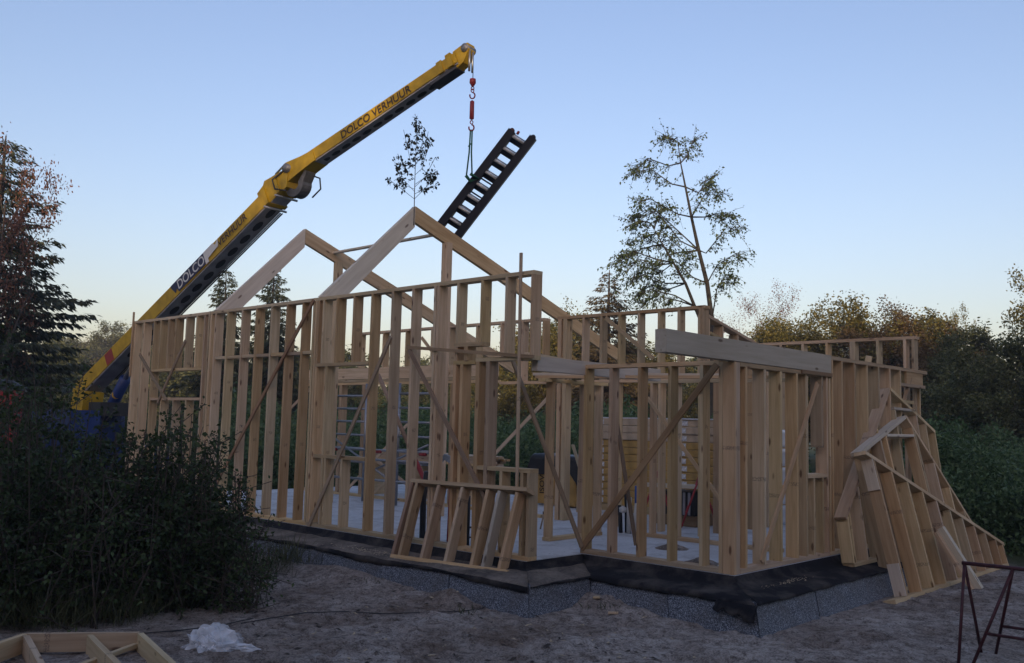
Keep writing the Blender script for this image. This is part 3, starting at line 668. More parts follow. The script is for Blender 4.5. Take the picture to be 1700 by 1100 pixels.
def scatter(name, c, sx, sy, n_, size, mat, label, zf=None):
    rng = np.random.default_rng(hash(label) % 1000 if False else len(label)); V, F = [], []
    for i in range(n_):
        p = Vector((c.x + rng.normal() * sx, c.y + rng.normal() * sy, c.z)); 
        if zf: p.z = zf(p.x, p.y) + .006
        s = size * rng.uniform(.4, 1.3); a = rng.uniform(0, 6.28); d = Vector((math.cos(a), math.sin(a), rng.uniform(-.2, .4))) * s; e_ = Vector((-math.sin(a), math.cos(a), rng.uniform(-.2, .3))) * s * .4
        o_ = len(V); V += [p - d, p - e_, p + d, p + e_, p + Vector((0, 0, s * .3))]; F += [(o_, o_ + 1, o_ + 4), (o_ + 1, o_ + 2, o_ + 4), (o_ + 2, o_ + 3, o_ + 4), (o_ + 3, o_, o_ + 4)]
    o = geo_part(name, None, (V, F), mat); kind(o, 'stuff', label); return o
scatter('sawdust', Vector((.22, .62, -.098)), .06, .22, 260, .012, CHIP, 'pale sawdust on the black ledge by the right wall')
scatter('sawdust', Vector((-4.1, -1.42, -.10)), .45, .08, 320, .012, CHIP, 'pale sawdust along the black ledge of the front wall')
CLOD = simple('sand_clods', (.15, .125, .11), .95, 0, .4, 20)
scatter('clods', Vector((-1.0, -3.2, G)), 2.6, 1.6, 2200, .018, CLOD, 'small clods and pebbles scattered on the sand', ground_z)
scatter('clods', Vector((1.5, 1.5, G)), 1.0, 2.0, 900, .018, CLOD, 'small clods scattered on the sand to the right of the slab', ground_z)
scatter('wood_chips', Vector((-1.2, -2.6, G)), 1.6, .9, 150, .028, CHIP, 'pale wood chips and splinters strewn over the sand', ground_z)
scatter('twigs', Vector((-2.0, -3.2, G)), 2.2, 1.2, 260, .035, simple('dark_litter', (.05, .04, .032), .9, 0, .3, 9), 'dark twigs and leaf litter on the sand', ground_z)
for i, (p, ln_) in enumerate((((620, 952), .22), ((985, 1000), .07), ((1010, 1012), .10), ((430, 965), .12))):
    q = on(p, 'z', G + .05); q.z = ground_z(q.x, q.y) + .012
    o = beam('wood_offcut', None, q, q + Vector((.8, .5, .03)).normalized() * ln_, .05, .02, W_STUD)
    tag(o, ['weathered wood offcut lying on the sand against the long front skirt', 'tiny wood offcut in the sand at the inner corner', 'short wood offcut in the sand just right of the inner corner', 'wood offcut on the sand beside the shrubs'][i], 'offcut')

# ================================================================ mobile crane
YEL = simple('crane_yellow', (.43, .275, .014), .5, 0, .22, 5, spec=.3)
DGREY = simple('boom_underside_grey', (.30, .30, .32), .6, 0, .25, 4)
GREYM = simple('grey_casting', (.20, .20, .205), .5, .4, .2, 6)
BLUE = simple('crane_blue', (.009, .028, .13), .45, 0, .15, 3)
NAVY = simple('navy_panel', (.012, .016, .06), .5)
PRINT = simple('dark_print', (.035, .022, .018), .6)
REDS = simple('signal_red', (.26, .022, .022), .5, 0, .1, 5)
SIGNW = simple('sign_white', (.62, .62, .6), .5)
P0, KN, TIP = far((140, 650), 22.5), far((487, 297), 18.6), far((764, 99), 16.4)
crane = thing('mobile_crane', (P0.x, P0.y, G), 'yellow telescopic crane with blue base reaching over the house from the left', 'crane')
def sect(a, b_, w0, h0, w1, h1):
    ax = (b_ - a).normalized(); side = ax.cross(Vector((0, 0, 1))).normalized(); up = side.cross(ax)
    if side.dot(CAM - a) < 0: side, = (-side,)
    V = []
    for p, w, h in ((a, w0, h0), (b_, w1, h1)):
        V += [p - side * w / 2 - up * h / 2, p + side * w / 2 - up * h / 2, p + side * w / 2 + up * h / 2, p - side * w / 2 + up * h / 2]
    return (V, [(3, 2, 1, 0), (4, 5, 6, 7), (0, 1, 5, 4), (1, 2, 6, 5), (2, 3, 7, 6), (3, 0, 4, 7)]), ax, side, up
def boom(nm, a, b_, w0, h0, w1, h1, under=True):
    geo, ax, side, up = sect(a, b_, w0, h0, w1, h1)
    o = geo_part(nm, crane, geo, YEL)
    if under:
        V = []
        for p, w, h in ((a, w0, h0), (b_, w1, h1)):
            V += [p - side * (w / 2 + .004) - up * (h / 2 + .03), p + side * (w / 2 - .02) - up * (h / 2 + .03), p + side * (w / 2 - .02) - up * (h / 2 + .001), p - side * (w / 2 + .004) - up * (h / 2 + .001)]
        geo_part('underside_plate', crane, (V, geo[1]), DGREY)
    return o, ax, side, up
LW, LH, UW, UH = .44, .33, .30, .215
lowE = P0.lerp(KN, .985)
lb, axL, sdL, upL = boom('main_boom', P0, lowE, LW, LH, LW * .92, LH * .92)
UB0 = KN + (TIP - KN).normalized() * .28 + Vector((0, 0, .10))
ub, axU, sdU, upU = boom('jib', UB0, TIP, UW * 1.1, UH * 1.1, UW * .92, UH * .92)
# oval lightening holes along the underside: recessed dark plates
def holes(a, b_, ax, side, up, w, h, n_, r):
    for i in range(n_):
        c = a.lerp(b_, (i + .6) / n_) - up * (h / 2 + .032) - side * .02
        V = []; k = 10
        for dz in (0, .006):
            for j in range(k):
                an = 2 * math.pi * j / k; V.append(c + ax * math.cos(an) * r * 1.5 + side * math.sin(an) * r * .72 - up * dz)
        F = [tuple(range(k)), tuple(range(2 * k - 1, k - 1, -1))] + [(j, (j + 1) % k, k + (j + 1) % k, k + j) for j in range(k)]
        geo_part('oval_opening', crane, (V, F), BLACK)
holes(P0.lerp(lowE, .22), P0.lerp(lowE, .93), axL, sdL, upL, LW, LH, 13, .11)
holes(UB0.lerp(TIP, .04), UB0.lerp(TIP, .86), axU, sdU, upU, UW, UH, 12, .075)
# collars, slide blocks and clamps at the section ends
for f, s in ((.93, 1.16), (.975, 1.12)):
    c = P0.lerp(lowE, f); g_, *_ = sect(c, c + axL * .10, LW * s, LH * s, LW * s, LH * s); geo_part('boom_collar', crane, g_, YEL)
    q = c - upL * (LH * s / 2 + .05); tube('clamp_bar', crane, [q - sdL * .27, q + sdL * .30], .025, STEEL)
for f, s in ((.955, 1.2), (.90, 1.1)):
    c = UB0.lerp(TIP, f); g_, *_ = sect(c, c + axU * .12, UW * s, UH * s, UW * s, UH * s); geo_part('boom_collar', crane, g_, YEL)
c = UB0.lerp(TIP, .84); g_, *_ = sect(c - upU * .165, c - upU * .150 + axU * .62, UW * .85, .05, UW * .85, .08); geo_part('inner_section', crane, g_, simple('tip_dark_grey', (.06, .06, .068), .6))
def slab_poly(nm, pts2, o, ax, up, side, th, mat):   # plate cut to an outline in the boom's own plane
    V = [o + ax * x + up * y + side * s for s in (th / 2, -th / 2) for x, y in pts2]; k = len(pts2)
    F = [tuple(range(k)), tuple(range(2 * k - 1, k - 1, -1))] + [(j, k + j, k + (j + 1) % k, (j + 1) % k) for j in range(k)]
    return geo_part(nm, crane, (V, F), mat)
slab_poly('knuckle_bracket', [(-.12, -.17), (.30, -.13), (.80, -.10), (.80, .13), (.45, .17), (.02, .25), (-.10, .20)], KN + Vector((0, 0, .06)), axU, upU, sdU, .36, YEL)
slab_poly('bracket', [(-.85, -.16), (-.05, -.20), (.10, .02), (-.05, .20), (-.42, .30), (-.55, .34), (-.62, .28), (-.85, .24)], KN - axL * .02, axL, upL, sdL, .40, YEL)
an = [(-.10 + .25 * math.cos(math.radians(a)), -.10 + .21 * math.sin(math.radians(a))) for a in range(185, 372, 17)]
inn = [(-.10 + .12 * math.cos(math.radians(a)), -.08 + .09 * math.sin(math.radians(a))) for a in range(370, 180, -21)]
slab_poly('hook_link', an + [(.30, .02), (.26, .09)] + inn, KN + axU * .20 - upU * .14, axU, upU, sdU, .24, simple('dark_casting', (.09, .09, .095), .5, .2, .3, 9))
pc = KN + Vector((0, 0, .06)) + axU * .06 + upU * .10
tube('pivot_pin', crane, [pc - sdU * .25, pc + sdU * .25], .09, GREYM, 14)
hp = KN - axL * .5 + upL * .34
tube('guard_rail', crane, [hp, hp + axL * .12 + upL * .10, hp + axL * .45 + upL * .10, hp + axL * .62 - upL * .02], .022, STEEL)
tube('hydraulic_hose', crane, [pc + sdU * .2 - axU * .1, pc + sdU * .24 - axU * .42 - upU * .06, pc + sdU * .24 - axU * .40 - upU * .28, pc + sdU * .23 - axU * .12 - upU * .46], .018, BLACK)
hq = KN + axU * .55 - upU * .22
tube('hydraulic_hose', crane, [hq, hq + axU * .14 - upU * .12, hq + axU * .10 - upU * .34, hq - axU * .16 - upU * .40], .016, BLACK)
for f in (0.0, 1.0):
    a = P0.lerp(lowE, .12) - upL * .235 - sdL * (.19 + .05 * f); b2 = P0.lerp(lowE, .92) - upL * .225 - sdL * (.19 + .05 * f)
    tube('hydraulic_pipe', crane, [a, b2], .016, BLACK, 6)
# head sheaves and hoist line
slab_poly('boom_head', [(-.10, -.18), (.10, -.15), (.28, .02), (.30, .14), (.22, .17), (-.05, .16)], TIP, axU, upU, sdU, .20, YEL)
tube('head_sheave', crane, [TIP + axU * .22 + upU * .08 - sdU * .13, TIP + axU * .22 + upU * .08 + sdU * .13], .075, GREYM, 14)
hx = TIP + axU * .26
for s in (-1, 1): tube('rope_guide', crane, [hx + sdU * .045 * s + Vector((0, 0, .02)), hx + sdU * .045 * s - Vector((0, 0, .36))], .02, STEEL)
hk = far((785, 131), 16.3); hx2 = Vector((hk.x, hk.y, hx.z - .02))
tube('hoist_rope', crane, [hx2, hk], .007, BLACK, 6)
def zpx(y): return on((785, y), 'y', hk.y).z
def lathe_geo(c, prof_, k=12):
    V, F = [], []
    for z, r in prof_:
        for j in range(k): a = 2 * math.pi * j / k; V.append(Vector((c.x + r * math.cos(a), c.y + r * math.sin(a), z)))
    for i in range(len(prof_) - 1):
        for j in range(k): F.append((i * k + j, i * k + (j + 1) % k, (i + 1) * k + (j + 1) % k, (i + 1) * k + j))
    return V, F
geo_part('hook_block', crane, lathe_geo(hk, [(zpx(130), .01), (zpx(131), .055), (zpx(137), .06), (zpx(141), .035), (zpx(144), .012)]), REDS, True)
def ring(nm, c, r, rr, side, mat, a0=0, a1=360):
    up = Vector((0, 0, 1)); pts = [c + side * math.cos(math.radians(a)) * r + up * math.sin(math.radians(a)) * r * 1.25 for a in np.linspace(a0, a1, 13)]
    return tube(nm, crane, pts, rr, mat, 6)
for y in (146, 150): ring('chain_link', Vector((hk.x, hk.y, zpx(y))), .025, .009, RIGHT, REDS)
ring('hook', Vector((hk.x, hk.y, zpx(158))), .045, .013, RIGHT, REDS, -200, 90)
geo_part('load_cell', crane, lathe_geo(hk, [(zpx(166), .012), (zpx(168), .04), (zpx(196), .042), (zpx(198), .012)]), REDS, True)
ring('chain_link', Vector((hk.x, hk.y, zpx(202))), .025, .009, RIGHT, REDS)
ring('hook', Vector((hk.x, hk.y, zpx(211))), .045, .014, RIGHT, REDS, -200, 90)
# lettering and panels on the side that faces the site
def on_side(px, p, sd):        # sight line against the boom's side face
    d = ray(px); return CAM + d * ((p - CAM).dot(sd) / d.dot(sd))
def text(nm, s, a, b_, ax, up, side, mat, squeeze=1.0):
    cu = bpy.data.curves.new(nm, 'FONT'); cu.body = s; cu.size = 1; cu.offset = .012
    to = bpy.data.objects.new('tmp', cu); COL.objects.link(to)
    me = bpy.data.meshes.new_from_object(to.evaluated_get(bpy.context.evaluated_depsgraph_get())); bpy.data.objects.remove(to)
    xs = [v.co.x for v in me.vertices]; k = (b_ - a).dot(ax) / (max(xs) - min(xs)); x0 = min(xs)
    for v in me.vertices: v.co = Vector(((v.co.x - x0) * k, v.co.y * k * squeeze, 0))
    me.materials.clear(); me.materials.append(mat)
    M = Matrix((ax, up, side)).transposed().to_4x4(); M.translation = a
    return link(nm, me, crane, M)
sU, sL = UB0 + sdU * (UW * 1.1 / 2 + .006), P0 + sdL * (LW / 2 + .006)
a, b_ = on_side((568, 232), sU, sdU), on_side((684, 154), sU, sdU); d = (b_ - a).normalized()
text('boom_lettering', 'DOLCO VERHUUR', UB0 + axU * (a - UB0).dot(axU) + sdU * (UW * .55 + .004) - upU * .085, UB0 + axU * (b_ - UB0).dot(axU), axU, upU, sdU, PRINT)
def along(px): return (on_side(px, sL, sdL) - P0).dot(axL)
u0, u1, u2, u3, u4 = along((287, 492)), along((341, 437)), along((357, 420)), along((364, 413)), along((411, 364))
hs_ = LW / 2
def panel(nm, pts2, mat, lift): return slab_poly(nm, pts2, P0 + sdL * (hs_ + lift - .001), axL, upL, sdL, .004, mat)
panel('navy_panel', [(u0, .13), (u0 + .12, -.10), (u0 + .20, -.02), (u0 + .24, -.13), (u1 + .1, -.13), (u1 + .1, .15), (u0 + .05, .15)], NAVY, .004)
panel('white_panel', [(u1 + .02, -.15), (u1 + .13, -.15), (u1 + .13, -.06), (u2 + .16, -.02), (u2 + .2, .15), (u2 + .08, .06), (u2 + .02, .15), (u1 + .02, .15)], SIGNW, .008)
text('boom_lettering', 'DOLCO', P0 + axL * (u0 + .26) + sdL * (hs_ + .009) - upL * .085, P0 + axL * u1, axL, upL, sdL, SIGNW)
text('boom_lettering', 'VERHUUR', P0 + axL * u3 + sdL * (hs_ + .004) - upL * .06, P0 + axL * u4, axL, upL, sdL, PRINT)
r0 = along((183, 600)); panel('red_sign', [(r0 - .16, -.15), (r0 + .16, -.15), (r0 + .16, .14), (r0 - .16, .14)], REDS, .004)
# base: post, cylinder, blue chassis
zb = on((170, 690), 'y', P0.y).z
slab_poly('boom_foot', [(-.2, -.3), (.5, -.34), (.6, .1), (-.1, .2)], P0 - Vector((0, 0, .12)), Vector((1, 0, 0)), Vector((0, 0, 1)), sdL, .5, YEL)
cb, ct = far((172, 700), 22.3), P0.lerp(lowE, .30) - upL * .3
tube('lift_cylinder', crane, [cb, cb.lerp(ct, .6)], .13, BLUE, 12); tube('cylinder_rod', crane, [cb.lerp(ct, .55), ct], .06, STEEL, 10)
bb = far((165, 690), 22.6)
geo_part('turntable', crane, lathe_geo(Vector((bb.x, bb.y, 0)), [(G + .9, .0), (G + .9, .62), (zb + .1, .58), (zb + .1, .0)], 20), BLUE)
geo_part('chassis', crane, box_geo((bb.x - 1.7, bb.y - 1.1, G + .55), (bb.x + 1.6, bb.y + 1.1, G + 1.15)), BLUE)
geo_part('side_locker', crane, box_geo((bb.x - .75, bb.y - 1.3, G + .75), (bb.x + 1.5, bb.y - .6, zb + .12)), BLUE)
geo_part('seat_box', crane, box_geo((bb.x + .55, bb.y - .5, zb), (bb.x + 1.2, bb.y + .4, zb + .32)), BLACK)
tube('steering_disc', crane, [far((193, 655), 21.8), far((193, 655), 21.9)], .1, YEL, 14)
for dx_ in (-1.0, 0.9):
    for dy_ in (-1.15, 1.0):
        w_ = tube('wheel', crane, [(bb.x + dx_, bb.y + dy_, G + .42), (bb.x + dx_, bb.y + dy_ + .26, G + .42)], .42, BLACK, 18)
        geo_part('rim', w_, tube_geo([(bb.x + dx_, bb.y + dy_ - .01, G + .42), (bb.x + dx_, bb.y + dy_ + .02, G + .42)], .22, 14), GREYM)

# ================================================================ hoisted ladder section with its sling
lad = thing('ladder_lift', far((745, 385), 16.4), 'black lift ladder section hanging from the crane hook behind the roof peak', 'ladder')
La, Lb = far((722, 384), 16.5), far((850, 216), 16.2)
lat = (far((872, 226), 16.2) - far((847, 210), 16.2)); lat = lat.normalized() * .37
axd = (Lb - La).normalized(); dep = lat.cross(axd).normalized()
if dep.dot(FWD) < 0: dep = -dep
BLK = simple('black_lift_paint', (.008, .010, .018), .6, 0, .3, 8)
for s, e_ in ((0, 0), (1, .10)):
    a = La + lat * s + axd * (-.12 * s); b2 = Lb + lat * s + axd * e_
    beam('rail', lad, a + dep * .09, b2 + dep * .09, .135, .24, BLK, dep)
    tube('rail_end_cap', lad, [b2 + dep * .00, b2 + dep * .10], .045, simple('end_cap_brown', (.10, .04, .03), .6) if s == 0 else BLK, 10)
RUNG = simple('pale_rung', (.52, .51, .48), .5, .3, .1, 12)
for i in range(9):
    c = La.lerp(Lb, .04 + .925 * i / 8); tube('rung', lad, [c + lat * .05, c + lat * .96], .026, RUNG)
    tube('rung', lad, [c + axd * .04 + lat * .05, c + axd * .04 + lat * .96], .012, ALU, 6)
    beam('web_plate', lad, c + axd * -.06 + dep * .13 + lat * .05, c + axd * -.06 + dep * .13 + lat * .95, .10, .03, BLK, dep)
a, b2 = La - axd * .1 + dep * .36 + lat * 1.02, Lb.lerp(La, .38) + dep * .24 + lat * 1.02
beam('slide_rail', lad, a, b2, .09, .09, BLK, dep)
beam('slide_rail', lad, a - lat * 1.0, b2 - lat * 1.0, .09, .09, BLK, dep)
for i in range(5):
    c = a.lerp(b2, .1 + .2 * i); beam('rail_bracket', lad, c, c - dep * .20, .05, .05, GREYM, axd)
    beam('slide_rung', lad, c, c - lat * .95, .03, .03, DGREY, axd)
tube('end_bolt', lad, [Lb + lat * .25 + axd * .02, Lb + lat * .36 + axd * .02], .035, REDS, 10)
GREEN = simple('green_sling', (.02, .11, .06), .8)
sl = thing('lifting_sling', far((783, 215), 16.3), 'green webbing sling between crane hook and the black ladder', 'sling')
tp = Vector((hk.x, hk.y, zpx(214)))
bt = far((779, 291), 16.25)
for s in (-1, 1): tube('strap', sl, [tp + RIGHT * .015 * s, tp.lerp(bt, .5) + RIGHT * .02 * s, bt + RIGHT * .05 * s], .014, GREEN, 6)
tube('wrap', sl, [bt + RIGHT * -.06, bt + RIGHT * .02 - UP * .1, bt + RIGHT * .16 - UP * .06 + dep * .05, bt + RIGHT * .02 + UP * .03], .03, GREEN, 6)
tube('label_tab', sl, [tp.lerp(bt, .3), tp.lerp(bt, .3) - RIGHT * .04 - UP * .06], .014, GREEN, 6)

# ================================================================ things on and behind the slab
sc = thing('scaffold_tower', (-8.4, 1.7, 0), 'grey aluminium scaffold tower frames standing inside the house', 'scaffold')
ys = 1.9
for (xa, xb, px_rungs, xm) in (((552), (607), (657, 678, 699, 721, 743, 765), 0), ((662), (716), (653, 677, 701, 725, 748, 770), 0)):
    a0, a1 = on((xa, 700), 'y', ys).x, on((xb, 700), 'y', ys).x
    for x in (a0, a1): tube('upright', sc, [(x, ys, .02), (x, ys, 2.16)], .025, ALU)
    for py in px_rungs: 
        z = on(((xa + xb) / 2, py), 'y', ys).z; tube('rung', sc, [(a0, ys, z), (a1, ys, z)], .02, ALU)
x0, x1 = on((552, 700), 'y', ys).x, on((716, 700), 'y', ys).x
for z in (.95, .78, .42): tube('side_rail', sc, [(x0, ys - .04, z), (x1, ys - .04, z + .02)], .022, ALU)
tube('diagonal', sc, [(x0, ys - .05, 1.2), ((x0 + x1) / 2 + .3, ys - .05, .5)], .02, ALU); tube('diagonal', sc, [((x0 + x1) / 2 - .2, ys - .05, .55), (x1, ys - .05, 1.1)], .02, ALU)
for x in (x0 + .1, x1 - .2, (x0 + x1) / 2): tube('red_clip', sc, [(x, ys - .06, .93), (x + .16, ys - .06, .935)], .028, REDS)
ti = thing('timber_stack', (-6.8, 3.6, 0), 'stack of fresh planks on bearers behind the scaffold', 'timber')
tx0, tx1, tz = on((596, 752), 'y', 3.2).x, on((792, 757), 'y', 3.2).x, on((690, 752), 'y', 3.2).z
for i in range(4):
    for j in range(4):
        box('plank', ti, (tx0 + .12 * (i % 2) + .02 * j, 3.2 + j * .17, tz - .17 + i * .045), (tx1 + .1 * ((i + j) % 3), 3.355 + j * .17, tz - .13 + i * .045), W_STUD)
for f in (.1, .5, .9): box('bearer', ti, (tx0 + (tx1 - tx0) * f, 3.15, 0.0), (tx0 + (tx1 - tx0) * f + .09, 3.9, tz - .174), W_STUD)
OCH = simple('ochre_pack_film', (.44, .275, .085), .4, 0, .3, 3.5, .4)
TAN = simple('tan_pack_film', (.52, .40, .28), .4, 0, .25, 3.5, .4)
LAB = simple('printed_label', (.60, .59, .60), .5, 0, .45, 26)
CLEAR = simple('white_wrap', (.66, .68, .72), .3, 0, .12, 5, .5)
def stack(label, x0, w, y0, z0, rows, rh, dep_):
    t = thing('insulation_stack', (x0 + w / 2, y0 + dep_ / 2, z0), label, 'insulation packs', 'stacks of wrapped insulation packs')
    rg = random.Random(len(label))
    for i in range(rows):
        z = z0 + .12 + i * rh; jx, jy = rg.uniform(-.02, .02), rg.uniform(-.02, .02)
        lo, hi = (x0 + jx, y0 + jy, z + .003), (x0 + w + jx, y0 + dep_ + jy, z + rh - .001)
        V, F = box_geo(lo, hi); mid = [(Vector(lo) + Vector(hi)) / 2]
        p = geo_part('pack', t, (V, F), TAN if i >= rows - 3 else OCH)
        md = p.modifiers.new('soft', 'BEVEL'); md.width = .014; md.segments = 2
        geo_part('label', p, box_geo((lo[0] + .03, lo[1] - .004, z + .022), (lo[0] + .21, lo[1] + .01, z + rh - .02)), LAB)
        geo_part('label', p, box_geo((hi[0] - .01, lo[1] + .05, z + .022), (hi[0] + .004, hi[1] - .05, z + rh - .026)), LAB)
    geo_part('top_sheet', t, box_geo((x0 - .01, y0 - .012, z0 + .12 + rows * rh), (x0 + w + .01, y0 + dep_, z0 + .14 + rows * rh)), CLEAR)
    for k in range(3): geo_part('pallet_board', t, box_geo((x0, y0 + .02 + k * dep_ * .42, z0), (x0 + w, y0 + .12 + k * dep_ * .42, z0 + .118)), W_STUD)
stack('left wrapped stack of ochre insulation packs with printed labels', -5.43, 1.70, 4.62, 0, 12, .126, .62)
stack('right wrapped stack of ochre insulation packs beside the shorter partition', -3.71, .90, 4.62, 0, 12, .126, .62)
t = thing('wrapped_stack', (-2.5, 4.9, 0), 'white plastic wrapped stack seen between the right wall studs', 'insulation packs')
for i in range(5):
    p = geo_part('bundle', t, box_geo((-2.95, 4.62, .02 + i * .30), (-2.0, 5.3, .30 + i * .30)), CLEAR); md = p.modifiers.new('soft', 'BEVEL'); md.width = .05; md.segments = 3
# tarpaulin covered bale with lettering
tp_ = thing('covered_bale', (-6.1, 4.5, 0), 'ochre insulation bales half covered by a black tarpaulin', 'bale')
for i in range(2):
    p = geo_part('bale', tp_, box_geo((-6.68 + i * .50, 4.42, .02), (-6.21 + i * .50, 5.1, .86)), OCH); md = p.modifiers.new('soft', 'BEVEL'); md.width = .04; md.segments = 2
def text_flat(nm, s, M, width, parent, mat):
    cu = bpy.data.curves.new(nm, 'FONT'); cu.body = s; cu.offset = .015
    to = bpy.data.objects.new('tmp', cu); COL.objects.link(to)
    me = bpy.data.meshes.new_from_object(to.evaluated_get(bpy.context.evaluated_depsgraph_get())); bpy.data.objects.remove(to)
    xs_ = [v.co.x for v in me.vertices]; k = width / (max(xs_) - min(xs_))
    for v in me.vertices: v.co = Vector(((v.co.x - min(xs_)) * k, v.co.y * k, 0))
    me.materials.clear(); me.materials.append(mat); return link(nm, me, parent, M)
for x in (-6.50, -6.30, -6.02):
    M = Matrix((Vector((0, 0, 1)), Vector((-1, 0, 0)), Vector((0, -1, 0)))).transposed().to_4x4(); M.translation = (x + .06, 4.416, .22)
    text_flat('bale_lettering', 'ISOVER', M, .52, tp_, PRINT)
V, F = [], []; nu, nv = 30, 22
for i in range(nu + 1):
    for j in range(nv + 1):
        u, v = i / nu, j / nv; x = -6.84 + 1.28 * u; s = v * 1.9
        if s < .55: y, z = 4.37 - .03 * mnoise.noise(Vector((u * 6, s * 2, 1))), .92 - (.55 - s) * (.62 + .5 * mnoise.noise(Vector((u * 3.5, 0, 2))))
        elif s < 1.25: y, z = 4.37 + (s - .55), .93
        else: y, z = 5.10, .93 - (s - 1.25)
        z += .05 * mnoise.noise(Vector((u * 5, s * 4, 3))) + .02 * mnoise.noise(Vector((u * 14, s * 9, 3)))
        if u < .08: z -= (.08 - u) * 6 * .5
        if u > .95: z -= (u - .95) * 8 * .5
        V.append((x, y, z))
for i in range(nu):
    for j in range(nv): F.append((i * (nv + 1) + j, (i + 1) * (nv + 1) + j, (i + 1) * (nv + 1) + j + 1, i * (nv + 1) + j + 1))
TARP = simple('black_tarpaulin', (.022, .024, .028), .38, 0, .3, 6)
geo_part('tarpaulin', tp_, (V, F), TARP, True)
# sawhorses inside with a board across, a crate under it
q = on((1095, 872), 'z', 0)
trestle((q.x - .08, q.y + .05, 0), math.radians(-58), 'left red steel sawhorse inside the house carrying a white board', .55, .80)
trestle((q.x + .52, q.y + .30, 0), math.radians(-58), 'right red steel sawhorse inside the house carrying a white board', .5, .80)
wb_ = thing('work_board', (q.x, q.y, .66), 'white board lying across the sawhorses inside the house', 'board')
beam('board', wb_, (q.x - .35, q.y - .02, .60), (q.x + .85, q.y + .62, .60), .3, .05, W_PALE)
cr_ = thing('crate', (q.x + .15, q.y + .45, 0), 'black slatted crate on a wooden base below the white board', 'crate')
geo_part('body', cr_, box_geo((q.x - .2, q.y + .25, .16), (q.x + .45, q.y + .7, .52)), BLACK); geo_part('base', cr_, box_geo((q.x - .25, q.y + .22, .0), (q.x + .5, q.y + .72, .155)), W_LATH)
for k in range(7): geo_part('slat', cr_, box_geo((q.x - .19 + k * .09, q.y + .235, .17), (q.x - .15 + k * .09, q.y + .249, .51)), DGREY)
ps = thing('plywood_offcut', (-3.3, 3.2, 0), 'pale plywood sheet leaning upright behind the sawhorses', 'sheet')
a = on((1042, 850), 'z', 0); beam('sheet', ps, (a.x, a.y + .2, .02), (a.x + .05, a.y + .45, .86), .34, .018, W_PALE, (0, 1, 0)); beam('sheet', ps, (a.x + .35, a.y + .35, .02), (a.x + .36, a.y + .6, .9), .26, .018, W_PALE, (.2, 1, 0))
# service pipes rising from the slab
sp = on((1044, 885), 'z', 0)
pp = thing('service_pipes', (sp.x, sp.y, 0), 'bundle of white and black service pipes rising from the slab', 'pipes')
PVC = simple('white_pipe', (.55, .55, .54), .4); PBL = simple('blue_pipe', (.03, .10, .35), .4)
for i, (dx_, dy_, h, r, mt) in enumerate(((0, 0, .50, .035, PVC), (.09, .03, .42, .035, PVC), (-.08, .05, .62, .022, BLACK), (.03, .12, .66, .02, PBL), (-.12, -.03, .38, .03, BLACK), (.14, .1, .55, .018, BLACK))):
    tube('pipe', pp, [(sp.x + dx_, sp.y + dy_, 0), (sp.x + dx_ * 1.1, sp.y + dy_, h * .6), (sp.x + dx_ * 1.3, sp.y + dy_ * .9, h)], r, mt)
p = on((1034, 853), 'y', sp.y - .05); geo_part('cap', pp, lathe_geo(Vector((p.x, p.y, 0)), [(.28, .0), (.29, .05), (.35, .055), (.38, .0)]), PVC, True)
for nm, lab, px0, r in (('sand_pile', 'small heap of sand on the slab behind the recessed wall', (1115, 910), .22), ('sand_pile', 'low dark heap of sand on the slab near the front corner', (1165, 935), .20)):
    c = on(px0, 'z', 0); V, F = [], []; k = 18
    for i in range(6):
        for j in range(k):
            a = 2 * math.pi * j / k; rr = r * (1 - i / 5.2) * (1 + .25 * mnoise.noise(Vector((math.cos(a) * 2, math.sin(a) * 2, c.x)))); V.append((c.x + rr * math.cos(a), c.y + rr * math.sin(a), -.001 + .07 * (i / 5) * (1 + .4 * mnoise.noise(Vector((math.cos(a) * 4, math.sin(a) * 4, i))))))
    for i in range(5):
        for j in range(k): F.append((i * k + j, i * k + (j + 1) % k, (i + 1) * k + (j + 1) % k, (i + 1) * k + j))
    F.append(tuple(5 * k + j for j in range(k)))
    tag(geo_part(nm, None, (V, F), SAND, True), lab, 'sand')
pole = thing('shoring_pole', on((704, 790), 'y', 1.2), 'long dark pole with a red lower end leaning inside behind the front wall', 'pole')
a, b_ = on((628, 622), 'y', 1.2), on((680, 742), 'y', 1.2); tube('pole', pole, [a, b_], .035, W_LATH); tube('red_end', pole, [b_, on((704, 795), 'y', 1.2), on((716, 822), 'y', 1.2)], .038, REDS)
hs2 = thing('hose_stand', on((712, 890), 'z', 0), 'black hose and red pipe standing behind the small leaning panel', 'hose')
a = on((701, 893), 'z', 0); tube('hose', hs2, [a, a + Vector((0, 0, .25)), a + Vector((-.03, .02, .5)), a + Vector((.05, 0, .85))], .04, BLACK)
a = on((744, 899), 'z', 0); tube('red_pipe', hs2, [a, a + Vector((.02, 0, .7))], .022, REDS)
a = on((775, 905), 'z', 0); tube('black_pipe', hs2, [a, a + Vector((.0, 0, .6))], .03, BLACK)
for dz in (.3, .42): tube('loop', hs2, [a + Vector((-.3, .1, dz - .2)), a + Vector((-.1, 0, dz - .22)), a + Vector((.05, .05, dz - .2)), a + Vector((.12, .2, dz))], .012, BLACK)
a = on((742, 770), 'y', .2)
for k in range(4): tube('cable_coil', hs2, [a + Vector((-.12, 0, .02 * k)), a + Vector((0, -.05, .07 + .02 * k)), a + Vector((.14, 0, .03 * k)), a + Vector((.2, .05, -.08 + .02 * k))], .012, STEEL)
st = thing('measuring_stick', on((897, 878), 'z', 0), 'thin stick standing on the bare slab in the corner opening', 'stick')
